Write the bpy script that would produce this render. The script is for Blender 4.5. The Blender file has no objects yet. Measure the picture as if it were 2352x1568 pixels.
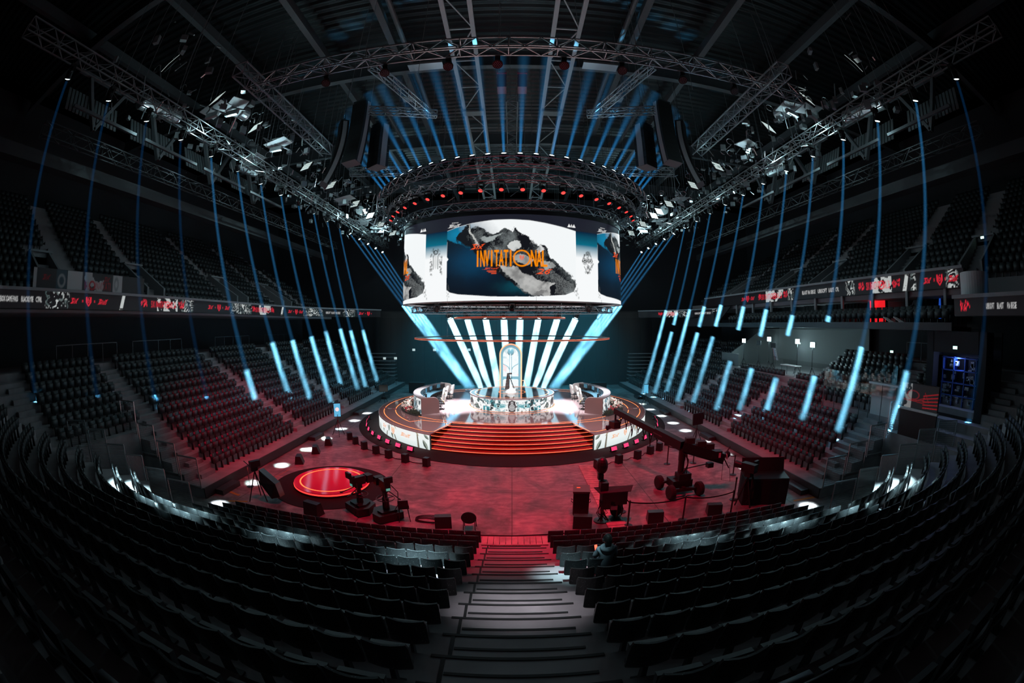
import bpy, math, random
import numpy as np
from math import sin, cos, pi, radians as R, sqrt, atan2, hypot
from mathutils import Vector, Matrix
random.seed(7); rng = np.random.default_rng(7)
SC = bpy.context.scene
COL = SC.collection

# ---------------------------------------------------------------- helpers
class MB:
    """collects simple shapes into one mesh"""
    def __init__(s): s.v = []; s.f = []; s.n = 0
    def add(s, vs, fs):
        s.v.extend([tuple(p) for p in vs]); s.f.extend([tuple(i + s.n for i in f) for f in fs]); s.n += len(vs); return s
    def box(s, cx, cy, cz, sx, sy, sz, rz=0, rx=0, ry=0, taper=1):
        hx, hy, hz = sx / 2, sy / 2, sz / 2
        vs = [Vector((x * (taper if z > 0 else 1), y * (taper if z > 0 else 1), z)) for z in (-hz, hz) for y in (-hy, hy) for x in (-hx, hx)]
        M = Matrix.Rotation(rz, 3, 'Z') @ Matrix.Rotation(ry, 3, 'Y') @ Matrix.Rotation(rx, 3, 'X')
        c = Vector((cx, cy, cz))
        return s.add([M @ v + c for v in vs], [(0, 2, 3, 1), (4, 5, 7, 6), (0, 1, 5, 4), (2, 6, 7, 3), (0, 4, 6, 2), (1, 3, 7, 5)])
    def bar(s, p, q, w, h=None):
        p, q = Vector(p), Vector(q); d = q - p
        if d.length < 1e-6: return s
        d.normalize(); up = Vector((0, 0, 1)) if abs(d.z) < .95 else Vector((0, 1, 0))
        a = d.cross(up).normalized() * w / 2; b = a.cross(d).normalized() * (h or w) / 2
        vs = [p - a - b, p + a - b, p + a + b, p - a + b, q - a - b, q + a - b, q + a + b, q - a + b]
        return s.add(vs, [(0, 1, 2, 3), (7, 6, 5, 4), (0, 4, 5, 1), (1, 5, 6, 2), (2, 6, 7, 3), (3, 7, 4, 0)])
    def tube(s, pts, r, n=6, closed=False, r2=None):
        pts = [Vector(p) for p in pts]; m = len(pts); vs = []; prev = None
        for i, p in enumerate(pts):
            if closed: d = pts[(i + 1) % m] - pts[i - 1]
            else: d = pts[min(i + 1, m - 1)] - pts[max(i - 1, 0)]
            d.normalize()
            if prev is None:
                up = Vector((0, 0, 1)) if abs(d.z) < .9 else Vector((0, 1, 0)); a = d.cross(up).normalized()
            else:
                a = (prev - d * prev.dot(d)).normalized()
            prev = a; b = d.cross(a)
            rr = r if r2 is None else r + (r2 - r) * i / max(1, m - 1)
            for k in range(n):
                t = 2 * pi * k / n; vs.append(p + a * rr * cos(t) + b * rr * sin(t))
        fs = []
        for i in range(m if closed else m - 1):
            j = (i + 1) % m
            for k in range(n):
                l = (k + 1) % n; fs.append((i * n + k, i * n + l, j * n + l, j * n + k))
        if not closed: fs += [tuple(range(n - 1, -1, -1)), tuple((m - 1) * n + k for k in range(n))]
        return s.add(vs, fs)
    def lathe(s, prof, n=24, c=(0, 0, 0), axis=None):
        """prof: (r, z) from one end to the other; axis: direction of +z"""
        M = Vector((0, 0, 1)).rotation_difference(Vector(axis)).to_matrix() if axis is not None else Matrix.Identity(3)
        c = Vector(c); vs = []; m = len(prof)
        for r, z in prof:
            for k in range(n):
                t = 2 * pi * k / n; vs.append(M @ Vector((r * cos(t), r * sin(t), z)) + c)
        fs = []
        for i in range(m - 1):
            for k in range(n):
                l = (k + 1) % n; fs.append((i * n + k, i * n + l, (i + 1) * n + l, (i + 1) * n + k))
        op = tuple(prof[0]) != tuple(prof[-1])
        if op and prof[0][0] > 1e-4: fs.append(tuple(range(n - 1, -1, -1)))
        if op and prof[-1][0] > 1e-4: fs.append(tuple((m - 1) * n + k for k in range(n)))
        return s.add(vs, fs)
    def prism(s, poly, z0, z1):
        n = len(poly)
        vs = [(x, y, z0) for x, y in poly] + [(x, y, z1) for x, y in poly]
        fs = [tuple(range(n - 1, -1, -1)), tuple(range(n, 2 * n))] + [(i, (i + 1) % n, n + (i + 1) % n, n + i) for i in range(n)]
        return s.add(vs, fs)
    def plate(s, pts, t):
        """a flat polygon given in space, with thickness t along its normal"""
        P = [Vector(p) for p in pts]; n = len(P)
        nn = Vector((0, 0, 0))
        for i in range(n): nn += P[i].cross(P[(i + 1) % n])
        nn.normalize(); o = nn * t
        return s.add(P + [p + o for p in P], [tuple(range(n - 1, -1, -1)), tuple(range(n, 2 * n))] + [(i, (i + 1) % n, n + (i + 1) % n, n + i) for i in range(n)])
    def ball(s, c, r, nu=10, nv=7, sc=(1, 1, 1)):
        c = Vector(c); vs = [c + Vector((0, 0, -r * sc[2]))]
        for j in range(1, nv):
            t = pi * j / nv
            for i in range(nu):
                a = 2 * pi * i / nu
                vs.append(c + Vector((r * sc[0] * sin(t) * cos(a), r * sc[1] * sin(t) * sin(a), -r * sc[2] * cos(t))))
        vs.append(c + Vector((0, 0, r * sc[2])))
        fs = [(0, 1 + (i + 1) % nu, 1 + i) for i in range(nu)]
        for j in range(nv - 2):
            for i in range(nu):
                k = (i + 1) % nu; b = 1 + j * nu
                fs.append((b + i, b + k, b + nu + k, b + nu + i))
        b = 1 + (nv - 2) * nu; e = len(vs) - 1
        fs += [(b + i, b + (i + 1) % nu, e) for i in range(nu)]
        return s.add(vs, fs)
    def arc_wall(s, c, r0, r1, z0, z1, a0, a1, n):
        """solid curved wall between radii r0<r1; angle a from -y, positive towards +x"""
        vs = []
        for i in range(n + 1):
            a = a0 + (a1 - a0) * i / n
            for r, z in ((r0, z0), (r1, z0), (r1, z1), (r0, z1)):
                vs.append((c[0] + r * sin(a), c[1] - r * cos(a), z))
        fs = [(0, 1, 2, 3), tuple(4 * n + k for k in (3, 2, 1, 0))]
        for i in range(n):
            for k in range(4):
                l = (k + 1) % 4; fs.append((4 * i + k, 4 * i + 4 + k, 4 * i + 4 + l, 4 * i + l))
        return s.add(vs, fs)
    def truss(s, p, q, w=.5, h=.5, step=.6, r=.028, tri=False):
        """box (or triangle) lattice truss between p and q"""
        p, q = Vector(p), Vector(q); d = q - p; L = d.length; d.normalize()
        up = Vector((0, 0, 1)) if abs(d.z) < .95 else Vector((0, 1, 0))
        a = d.cross(up).normalized(); b = a.cross(d).normalized()
        cs = [a * -w / 2 - b * h / 2, a * w / 2 - b * h / 2, a * w / 2 + b * h / 2, a * -w / 2 + b * h / 2]
        if tri: cs = [a * -w / 2 + b * h / 2, a * w / 2 + b * h / 2, b * -h / 2]
        m = max(1, round(L / step)); k = len(cs)
        for c in cs: s.bar(p + c, q + c, r * 2)
        for i in range(m):
            x0, x1 = p + d * (L * i / m), p + d * (L * (i + 1) / m)
            for j in range(k):
                u, v = cs[j], cs[(j + 1) % k]
                if (i + j) % 2: u, v = v, u
                s.bar(x0 + u, x1 + v, r * 1.2)
            if i % 3 == 0:
                for j in range(k): s.bar(x0 + cs[j], x0 + cs[(j + 1) % k], r * 1.2)
        return s
    def arc_truss(s, c, rad, z, a0, a1, n, w=.5, h=.5, r=.028):
        P = lambda i, dr, dz: Vector((c[0] + (rad + dr) * sin(a0 + (a1 - a0) * i / n), c[1] - (rad + dr) * cos(a0 + (a1 - a0) * i / n), z + dz))
        cs = [(-w / 2, -h / 2), (w / 2, -h / 2), (w / 2, h / 2), (-w / 2, h / 2)]
        for dr, dz in cs: s.tube([P(i, dr, dz) for i in range(n + 1)], r, 4)
        for i in range(n):
            for j in range(4):
                u, v = cs[j], cs[(j + 1) % 4]
                if (i + j) % 2: u, v = v, u
                s.bar(P(i, *u), P(i + 1, *v), r * 1.2)
        return s
    def build(s, name, m, parent=None, loc=None, smooth=False):
        me = bpy.data.meshes.new(name); me.from_pydata([tuple(v) for v in s.v], [], s.f); me.update()
        if smooth: me.polygons.foreach_set('use_smooth', [True] * len(me.polygons))
        o = bpy.data.objects.new(name, me); COL.objects.link(o)
        if m is not None: me.materials.append(m)
        if parent is not None: o.parent = parent
        if loc is not None: o.location = loc
        return o

def tag(o, label, cat, group=None, kind=None):
    if label: o['label'] = label
    if cat: o['category'] = cat
    if group: o['group'] = group
    if kind: o['kind'] = kind
    return o
def thing(name, label, cat, loc=(0, 0, 0), rz=0, group=None):
    o = bpy.data.objects.new(name, None); COL.objects.link(o); o.empty_display_size = .2
    o.location = loc; o.rotation_euler = (0, 0, rz)
    return tag(o, label, cat, group)
def struct(name, mb, m, label=None):
    o = mb.build(name, m); o['kind'] = 'structure'
    if label: o['label'] = label
    return o
KIDS = {}
def dup(root, loc, rz=0, label=None, group=None, rot=None):
    """copy a thing with its parts and sub-parts (mesh data shared)"""
    if root.name not in KIDS: KIDS[root.name] = [(c, list(c.children)) for c in root.children]
    r = root.copy(); COL.objects.link(r); r.location = loc; r.rotation_euler = rot if rot is not None else (0, 0, rz)
    if label: r['label'] = label
    if group: r['group'] = group
    for c, gs in KIDS[root.name]:
        k = c.copy(); COL.objects.link(k); k.parent = r
        for g in gs:
            d = g.copy(); COL.objects.link(d); d.parent = k
    return r
ORD = ['', 'first', 'second', 'third', 'fourth', 'fifth', 'sixth', 'seventh', 'eighth', 'ninth', 'tenth', 'eleventh', 'twelfth', 'thirteenth', 'fourteenth',
       'fifteenth', 'sixteenth', 'seventeenth', 'eighteenth', 'nineteenth', 'twentieth']
def nth(i): return ORD[i] if i < len(ORD) else 'twenty-' + ORD[i - 20] if i < 30 else str(i) + 'th'

# ---------------------------------------------------------------- materials
MATS = {}
def mat(name, col, rough=.5, metal=0, emit=0, ecol=None, ior=None, coat=0, noise=None, bump=None):
    if name in MATS: return MATS[name]
    m = bpy.data.materials.new(name); m.use_nodes = True; nt = m.node_tree; b = nt.nodes['Principled BSDF']
    b.inputs['Base Color'].default_value = (*col, 1); b.inputs['Roughness'].default_value = rough; b.inputs['Metallic'].default_value = metal
    if ior: b.inputs['IOR'].default_value = ior
    if coat: b.inputs['Coat Weight'].default_value = coat
    if emit:
        b.inputs['Emission Color'].default_value = (*(ecol or col), 1); b.inputs['Emission Strength'].default_value = emit
    if noise:
        sc, amt = noise
        tc = nt.nodes.new('ShaderNodeTexCoord'); n = nt.nodes.new('ShaderNodeTexNoise'); n.inputs['Scale'].default_value = sc; n.inputs['Detail'].default_value = 6
        r = nt.nodes.new('ShaderNodeMapRange'); r.inputs['From Min'].default_value = .3; r.inputs['From Max'].default_value = .7; r.inputs['To Min'].default_value = 1 - amt; r.inputs['To Max'].default_value = 1 + amt
        mx = nt.nodes.new('ShaderNodeMix'); mx.data_type = 'RGBA'; mx.blend_type = 'MULTIPLY'; mx.inputs['Factor'].default_value = 1
        mx.inputs[6].default_value = (*col, 1)
        nt.links.new(tc.outputs['Object'], n.inputs['Vector']); nt.links.new(n.outputs['Fac'], r.inputs['Value']); nt.links.new(r.outputs['Result'], mx.inputs[7])
        nt.links.new(mx.outputs[2], b.inputs['Base Color'])
        r2 = nt.nodes.new('ShaderNodeMapRange'); r2.inputs['To Min'].default_value = max(.03, rough - .18); r2.inputs['To Max'].default_value = min(1, rough + .18)
        nt.links.new(n.outputs['Fac'], r2.inputs['Value']); nt.links.new(r2.outputs['Result'], b.inputs['Roughness'])
    MATS[name] = m; return m
def nosample(m):
    for h in (m, getattr(m, 'cycles', None)):
        if h is not None and hasattr(h, 'emission_sampling'):
            try: h.emission_sampling = 'NONE'
            except Exception: pass
    return m
BLK = mat('matt_black_paint', (.012, .012, .013), .45)
BLK2 = mat('black_plastic', (.02, .02, .022), .35)
DRAPE = mat('black_cloth', (.010, .009, .011), .95)
ALU = mat('aluminium', (.55, .57, .58), .35, .9)
STEEL = mat('grey_painted_steel', (.13, .14, .148), .5, .3)
DSTEEL = mat('dark_steel', (.06, .062, .066), .45, .4)
CHROME = mat('chrome', (.8, .8, .8), .12, 1)
RUBBER = mat('rubber', (.015, .015, .015), .8)
WHITEP = mat('white_paint', (.75, .75, .74), .5)
GREYP = mat('grey_panel', (.33, .33, .34), .5)
CONC = mat('grey_concrete', (.30, .285, .29), .7, noise=(2.2, .25))
GLASS = mat('clear_glass', (.9, .95, .95), .03)
GLASS.node_tree.nodes['Principled BSDF'].inputs['Transmission Weight'].default_value = 1.0
GLASS.node_tree.nodes['Principled BSDF'].inputs['IOR'].default_value = 1.45
LED_OR = nosample(mat('orange_led_strip', (1, .32, .08), .5, 0, 1.25, (1, .25, .07)))
HOOP_OR = nosample(mat('hoop_neon', (1, .3, .15), .5, 0, .75, (1, .16, .08)))
LED_RED = mat('red_led_strip', (1, .12, .03), .5, 0, 1.35, (1, .14, .06))
LENS_W = nosample(mat('lit_white_lens', (.9, .95, 1), .3, 0, 6, (.75, .95, 1)))
LENS_R = nosample(mat('lit_red_lens', (1, .05, .04), .3, 0, 2.2, (1, .035, .03)))
PINK = nosample(mat('lit_pink_led_bar', (1, .08, .25), .3, 0, 1.6, (1, .05, .17)))
FLOODW = nosample(mat('pale_panel_lamp', (.5, .52, .5), .4, 0, .55, (.8, .95, .92)))

def art_mat(name, strength):
    m = bpy.data.materials.new(name); m.use_nodes = True; nt = m.node_tree; b = nt.nodes['Principled BSDF']
    a = nt.nodes.new('ShaderNodeAttribute'); a.attribute_name = 'col'
    b.inputs['Base Color'].default_value = (.004, .004, .004, 1); b.inputs['Roughness'].default_value = .5
    nt.links.new(a.outputs['Color'], b.inputs['Emission Color']); b.inputs['Emission Strength'].default_value = strength
    return m
SCREEN = art_mat('led_screen', 1.0); RIBBON = nosample(art_mat('led_ribbon', .75)); WRAP = art_mat('led_wrap', .95)
def print_mat(name, rough=.5):
    m = bpy.data.materials.new(name); m.use_nodes = True; nt = m.node_tree; b = nt.nodes['Principled BSDF']
    a = nt.nodes.new('ShaderNodeAttribute'); a.attribute_name = 'col'; nt.links.new(a.outputs['Color'], b.inputs['Base Color']); b.inputs['Roughness'].default_value = rough
    return m
PRINT = print_mat('printed_panel')

# ---------------------------------------------------------------- painted picture grids (screens, printed panels)
_TXT = {}
def text_tris(t):
    if t in _TXT: return _TXT[t]
    cu = bpy.data.curves.new('lettering', 'FONT'); cu.body = t; cu.resolution_u = 3
    ob = bpy.data.objects.new('lettering', cu); COL.objects.link(ob)
    dg = bpy.context.evaluated_depsgraph_get(); me = ob.evaluated_get(dg).to_mesh(); me.calc_loop_triangles()
    v = np.array([p.co[:2] for p in me.vertices]); tr = np.array([q.vertices[:] for q in me.loop_triangles])
    ob.evaluated_get(dg).to_mesh_clear(); bpy.data.objects.remove(ob); bpy.data.curves.remove(cu)
    v = (v - v.min(0)) / (v.max(0) - v.min(0)); _TXT[t] = (v, tr); return _TXT[t]
class Cv:
    """picture canvas over u in [0,W], v in [0,Hh] metres"""
    SS = 3
    def __init__(s, W, Hh, cell, base=(0, 0, 0)):
        s.W, s.Hh = W, Hh; s.nx = max(2, int(round(W / cell))) + 1; s.ny = max(2, int(round(Hh / cell))) + 1
        s.X, s.Y = np.meshgrid(np.linspace(0, W, s.nx), np.linspace(0, Hh, s.ny)); s.c = np.zeros((s.ny, s.nx, 3)); s.c[:] = base
    def put(s, m, col, a=1.0):
        m = np.clip(m * a, 0, 1)[..., None]; s.c = s.c * (1 - m) + np.array(col) * m
    def _box(s, lo, hi):
        dx, dy = s.W / (s.nx - 1), s.Hh / (s.ny - 1)
        i0, i1 = max(0, int(lo[0] / dx) - 1), min(s.nx, int(hi[0] / dx) + 3); j0, j1 = max(0, int(lo[1] / dy) - 1), min(s.ny, int(hi[1] / dy) + 3)
        return i0, i1, j0, j1, dx, dy
    def polymask(s, pts, tris=None):
        P = np.array(pts, float); m = np.zeros((s.ny, s.nx)); i0, i1, j0, j1, dx, dy = s._box(P.min(0), P.max(0))
        if i1 <= i0 or j1 <= j0: return m
        k = s.SS; off = (np.arange(k) - (k - 1) / 2) / k; acc = np.zeros((j1 - j0, i1 - i0))
        bx, by = s.X[j0:j1, i0:i1], s.Y[j0:j1, i0:i1]
        for ox in off:
            for oy in off:
                x, y = bx + ox * dx, by + oy * dy
                if tris is None:
                    ins = np.zeros(x.shape, bool); n = len(P)
                    for a in range(n):
                        (xa, ya), (xb, yb) = P[a], P[(a + 1) % n]
                        if ya == yb: continue
                        cnd = ((ya > y) != (yb > y)) & (x < (xb - xa) * (y - ya) / (yb - ya) + xa); ins ^= cnd
                else:
                    ins = np.zeros(x.shape, bool)
                    for t in tris:
                        (ax, ay), (bx_, by_), (cx, cy) = P[t[0]], P[t[1]], P[t[2]]
                        d = (by_ - cy) * (ax - cx) + (cx - bx_) * (ay - cy)
                        if abs(d) < 1e-12: continue
                        lo0, hi0 = min(ax, bx_, cx), max(ax, bx_, cx)
                        q0 = max(0, int((lo0 - x[0, 0]) / dx)); q1 = min(x.shape[1], int((hi0 - x[0, 0]) / dx) + 2)
                        if q1 <= q0: continue
                        xx, yy = x[:, q0:q1], y[:, q0:q1]
                        l1 = ((by_ - cy) * (xx - cx) + (cx - bx_) * (yy - cy)) / d; l2 = ((cy - ay) * (xx - cx) + (ax - cx) * (yy - cy)) / d
                        ins[:, q0:q1] |= (l1 >= 0) & (l2 >= 0) & (l1 + l2 <= 1)
                acc += ins
        m[j0:j1, i0:i1] = acc / k ** 2; return m
    def poly(s, pts, col, a=1.0): s.put(s.polymask(pts), col, a)
    def rect(s, u0, u1, v0, v1, col, a=1.0): s.poly([(u0, v0), (u1, v0), (u1, v1), (u0, v1)], col, a)
    def text(s, t, u0, u1, v0, v1, col, shear=0, a=1.0, flip=False):
        v, tr = text_tris(t); w = v.copy()
        if flip: w[:, 0] = 1 - w[:, 0]
        P = np.stack([u0 + w[:, 0] * (u1 - u0) + shear * (w[:, 1] - .5) * (v1 - v0), v0 + w[:, 1] * (v1 - v0)], 1)
        m = s.polymask(P, tr); s.put(m, col, a); return m
    def ell(s, u, v, ru, rv, col, a=1.0, ring=None, rot=0):
        x, y = s.X - u, s.Y - v; c, n = cos(rot), sin(rot); x, y = x * c + y * n, -x * n + y * c
        d = np.sqrt((x / ru) ** 2 + (y / rv) ** 2); e = 1.2 * max(s.W / s.nx, s.Hh / s.ny) / min(ru, rv)
        m = np.clip((1 - d) / e + .5, 0, 1)
        if ring: m = m * np.clip((d - ring) / e + .5, 0, 1)
        s.put(m, col, a)
    def line(s, p, q, w, col, a=1.0):
        p, q = np.array(p), np.array(q); d = q - p; d = d / max(1e-9, np.hypot(*d)); n = np.array((-d[1], d[0])) * w / 2
        s.poly([p + n, q + n, q - n, p - n], col, a)
    def noise(s, scale, seed=0, oct=4):
        g = np.random.default_rng(seed); out = np.zeros(s.X.shape); amp = 1; tot = 0
        for o in range(oct):
            f = scale * 2 ** o; nx, ny = int(s.W * f) + 3, int(s.Hh * f) + 3; G = g.random((ny, nx)); x, y = s.X * f, s.Y * f
            i, j = x.astype(int), y.astype(int); fx, fy = x - i, y - j; fx = fx * fx * (3 - 2 * fx); fy = fy * fy * (3 - 2 * fy)
            out += amp * ((G[j, i] * (1 - fx) + G[j, i + 1] * fx) * (1 - fy) + (G[j + 1, i] * (1 - fx) + G[j + 1, i + 1] * fx) * fy); tot += amp; amp *= .55
        return out / tot
    def mesh(s, name, fn, m, parent=None, cols=None, back=0):
        """fn(U,V arrays)->(x,y,z) arrays"""
        c = s.c if cols is None else cols
        x, y, z = fn(s.X, s.Y); P = np.stack([x, y, z], -1).reshape(-1, 3); ny, nx = s.ny, s.nx
        idx = np.arange(nx * ny).reshape(ny, nx); F = np.stack([idx[:-1, :-1], idx[:-1, 1:], idx[1:, 1:], idx[1:, :-1]], -1).reshape(-1, 4)
        return grid_obj(name, P, F, c.reshape(-1, 3), m, parent)
def grid_obj(name, P, F, c, m, parent=None):
    me = bpy.data.meshes.new(name); me.vertices.add(len(P)); me.vertices.foreach_set('co', P.astype(np.float32).ravel())
    k = F.shape[1]; me.loops.add(F.size); me.loops.foreach_set('vertex_index', F.astype(np.int32).ravel()); me.polygons.add(len(F))
    me.polygons.foreach_set('loop_start', np.arange(0, F.size, k, dtype=np.int32)); me.update(calc_edges=True)
    if c is not None:
        at = me.color_attributes.new('col', 'FLOAT_COLOR', 'POINT'); at.data.foreach_set('color', np.concatenate([c, np.ones((len(c), 1))], 1).astype(np.float32).ravel())
    me.materials.append(m); o = bpy.data.objects.new(name, me); COL.objects.link(o)
    if parent is not None: o.parent = parent
    return o
ORG = (1, .20, .02); RED = (1, .02, .05)
def shield(cv, u, v, h, col):
    """six-sided crest with a 6 in it"""
    w = h * .8
    cv.poly([(u - w / 2, v + h * .45), (u - w * .28, v + h * .42), (u - w * .30, v - h * .1), (u, v - h * .42), (u + w * .30, v - h * .1), (u + w * .28, v + h * .42), (u + w / 2, v + h * .45), (u + w * .5, v - h * .12), (u, v - h * .55), (u - w * .5, v - h * .12)], col)
    cv.text('6', u - h * .17, u + h * .17, v - h * .18, v + h * .46, col)
def spiky(cv, t, u0, u1, v0, v1, col):
    """slanting script word with spiked ends"""
    cv.text(t, u0, u1, v0, v1, col, .45); h = v1 - v0; w = u1 - u0
    cv.poly([(u0 - .28 * w, v0 - .05 * h), (u0 + .25 * w, v0 + .45 * h), (u0 + .12 * w, v0 + .12 * h)], col)
    cv.poly([(u0 - .1 * w, v1), (u0 + .55 * w, v1 - .12 * h), (u0 + .2 * w, v1 - .25 * h)], col)
    cv.poly([(u1 + .22 * w, v1 + .02 * h), (u1 - .2 * w, v1 - .2 * h), (u1 - .05 * w, v1 - .35 * h)], col)
# ---------------------------------------------------------------- the setting
def floor_mat():
    m = bpy.data.materials.new('worn_concrete_floor'); m.use_nodes = True; nt = m.node_tree; b = nt.nodes['Principled BSDF']; L = nt.links.new
    tc = nt.nodes.new('ShaderNodeTexCoord'); cr = nt.nodes.new('ShaderNodeValToRGB'); n1 = nt.nodes.new('ShaderNodeTexNoise'); n1.inputs['Scale'].default_value = .55; n1.inputs['Detail'].default_value = 9; n1.inputs['Roughness'].default_value = .72; n1.inputs['Distortion'].default_value = .8
    L(tc.outputs['Object'], n1.inputs['Vector']); cr.color_ramp.elements[0].position = .36; cr.color_ramp.elements[0].color = (.10, .095, .095, 1); cr.color_ramp.elements[1].position = .66; cr.color_ramp.elements[1].color = (.42, .40, .39, 1)
    L(n1.outputs['Fac'], cr.inputs['Fac'])
    bk = nt.nodes.new('ShaderNodeTexBrick'); bk.offset = 0; bk.inputs['Scale'].default_value = .2; bk.inputs['Mortar Size'].default_value = .004; bk.inputs['Brick Width'].default_value = 1.2; bk.inputs['Row Height'].default_value = 1.2
    bk.inputs['Color1'].default_value = (1, 1, 1, 1); bk.inputs['Color2'].default_value = (.86, .86, .86, 1); bk.inputs['Mortar'].default_value = (.25, .25, .25, 1); L(tc.outputs['Object'], bk.inputs['Vector'])
    wv = nt.nodes.new('ShaderNodeTexNoise'); wv.inputs['Scale'].default_value = 3; wv.inputs['Detail'].default_value = 5; mp = nt.nodes.new('ShaderNodeMapping'); mp.inputs['Scale'].default_value = (.7, 1.5, 1); L(tc.outputs['Object'], mp.inputs['Vector']); L(mp.outputs[0], wv.inputs['Vector'])
    r = nt.nodes.new('ShaderNodeMapRange'); r.inputs['From Min'].default_value = .35; r.inputs['From Max'].default_value = .65; r.inputs['To Min'].default_value = .70; r.inputs['To Max'].default_value = 1.15; L(wv.outputs['Fac'], r.inputs['Value'])
    m1 = nt.nodes.new('ShaderNodeMix'); m1.data_type = 'RGBA'; m1.blend_type = 'MULTIPLY'; m1.inputs['Factor'].default_value = 1; L(cr.outputs[0], m1.inputs[6]); L(bk.outputs['Color'], m1.inputs[7])
    m2 = nt.nodes.new('ShaderNodeMix'); m2.data_type = 'RGBA'; m2.blend_type = 'MULTIPLY'; m2.inputs['Factor'].default_value = 1; L(m1.outputs[2], m2.inputs[6]); L(r.outputs[0], m2.inputs[7]); L(m2.outputs[2], b.inputs['Base Color'])
    r2 = nt.nodes.new('ShaderNodeMapRange'); r2.inputs['To Min'].default_value = .28; r2.inputs['To Max'].default_value = .62; L(n1.outputs['Fac'], r2.inputs['Value']); L(r2.outputs[0], b.inputs['Roughness'])
    return m
FLOOR = floor_mat()
DARKW = mat('dark_wall_paint', (.03, .026, .03), .8)
TREAD = mat('grey_step_sheet', (.34, .315, .325), .55, noise=(1.3, .22))
TREAD2 = mat('upper_tier_concrete', (.30, .26, .27), .7)
NOSE = mat('black_nosing_rubber', (.012, .012, .012), .6)
DECKM = mat('corrugated_roof_steel', (.030, .036, .038), .38, .3)
struct('floor', MB().box(0, 24, -.15, 84, 80, .3), FLOOR)
for nm, a in (('wall_left', (-38, 22, 12, .4, 76, 28)), ('wall_right', (38, 22, 12, .4, 76, 28)), ('wall_back', (0, 60, 12, 76.4, .4, 28)), ('wall_front', (0, -16, 12, 76.4, .4, 28))):
    struct(nm, MB().box(*a), DARKW)
mb = MB(); ys = np.arange(-15, 59.9, .17); zz = [27.0, 27.0, 26.86, 26.86]
vs = []; 
for i, y in enumerate(ys): vs += [(-37.8, y, zz[i % 4]), (37.8, y, zz[i % 4])]
mb.add(vs, [(2 * i, 2 * i + 1, 2 * i + 3, 2 * i + 2) for i in range(len(ys) - 1)])
struct('ceiling', mb, DECKM)
# near stand: straight treads plus turned corners
NK = 17
def ny(k): return 12.2 - .83 * k
def nz(k): return .17 + .26 * k + .0045 * k * k        # tread height
mb = MB()
for k in range(NK):
    y0, y1 = ny(k) - .15, ny(k) + .68
    mb.box(0, (y0 + y1) / 2, nz(k) / 2, 21.0, y1 - y0, nz(k))
mb.box(0, (ny(16) - .15 - 15.7) / 2, nz(16) / 2, 60, abs(-15.7 - ny(16) + .15), nz(16))
CN = (10.5, 16.0)
for s in (-1, 1):
    for k in range(4, NK):
        r0, r1 = CN[1] - ny(k) - .68, CN[1] - ny(k) + .15
        mb.arc_wall((s * CN[0], CN[1]), r0, r1, 0, nz(k), 0, s * R(44), 14)
struct('terrace_near', mb, TREAD)
# central stairs: half-steps with dark nosings
mb = MB()
for k in range(1, 15):
    h = (nz(k) - nz(k - 1)) / 2
    mb.box(.10, ny(k) + .68 + .17, nz(k - 1) + h / 2, 1.66, .36, h)
struct('stairs_near', mb, TREAD)
mb = MB()
for k in range(15):
    mb.box(.07, ny(k) + .66, nz(k) + .006, 2.04, .05, .014)
    if k: mb.box(.10, ny(k) + .68 + .335, nz(k - 1) + (nz(k) - nz(k - 1)) / 2 + .006, 1.66, .045, .014)
    mb.box(-.80, ny(k) + .25, nz(k) + .004, .05, .80, .010)
struct('trim_1', mb, NOSE)
PLANK = mat('pale_wood_planks', (.46, .40, .36), .6, noise=(3, .3))
mb = MB()
for i in range(11): mb.box(-.93 + i * .205, 12.98, .11, .185, .62, .2)
tag(mb.build('plank_platform', PLANK), 'low wooden plank platform at the foot of the central stairs', 'platform')
mb = MB()
for i in range(30): mb.box(3.93, 13.2 + i * .285, .02, .74, .255, .04)
tag(mb.build('plank_walkway', PLANK), 'strip of pale planks laid across the red floor to the stage', 'walkway')
# side stands
SK = 12
def sx(k): return 14.75 + .8 * k
def sz(k): return .5 + .43 * k
LA = (7.5, 15.1, 25.6, 34.3, 42.5)          # aisle centres along the side stands
def press(y): return 23.5 < y < 37.0
for s, nm in ((-1, 'terrace_left'), (1, 'terrace_right')):
    mb = MB()
    for k in range(SK):
        xa = 13.5 if k == 0 else sx(k - 1); xb = sx(k); z = sz(k); y0 = 13.6 if k < 5 else 6.0
        if s > 0 and k >= 8:
            for a, b in ((y0, 23.2), (37.0, 52)): mb.box(s * (xa + xb) / 2, (a + b) / 2, z / 2, xb - xa, b - a, z)
        else: mb.box(s * (xa + xb) / 2, (y0 + 52) / 2, z / 2, xb - xa, 52 - y0, z)
    mb.box(s * 26, 29, sz(11) / 2 + .2, 4.9, 46, sz(11) + .4) if s < 0 else None
    if s > 0:
        mb.box(26, 13.6, sz(11) / 2 + .2, 4.9, 19, sz(11) + .4); mb.box(26, 44.6, sz(11) / 2 + .2, 4.9, 15, sz(11) + .4)
        mb.box(23.8, 30.1, sz(8) / 2, 7.6, 13.8, sz(8))       # press platform
    struct(nm, mb, TREAD)
    mb = MB()
    for a in LA:                                               # half-steps in the aisles
        for k in range(1, SK):
            if a < 13 and k < 6: continue
            if s > 0 and k >= 8 and press(a): continue
            mb.box(s * (sx(k - 1) - .2), a, sz(k - 1) + .107, .36, 1.15, .215)
    struct('stairs_left' if s < 0 else 'stairs_right', mb, TREAD)
    mb = MB(); mb.box(s * 13.46, 32.8, .27, .06, 38.4, .46)
    for a in LA[1:]: mb.box(s * 13.15, a, .12, .5, 1.5, .24)
    struct('trim_2' if s < 0 else 'trim_3', mb, DSTEEL)
    # back wall of the lower stand
    struct('wall_concourse_left' if s < 0 else 'wall_concourse_right', MB().box(s * 28.3, 29, 4.3, .3, 46, 8.4), DARKW)
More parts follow.
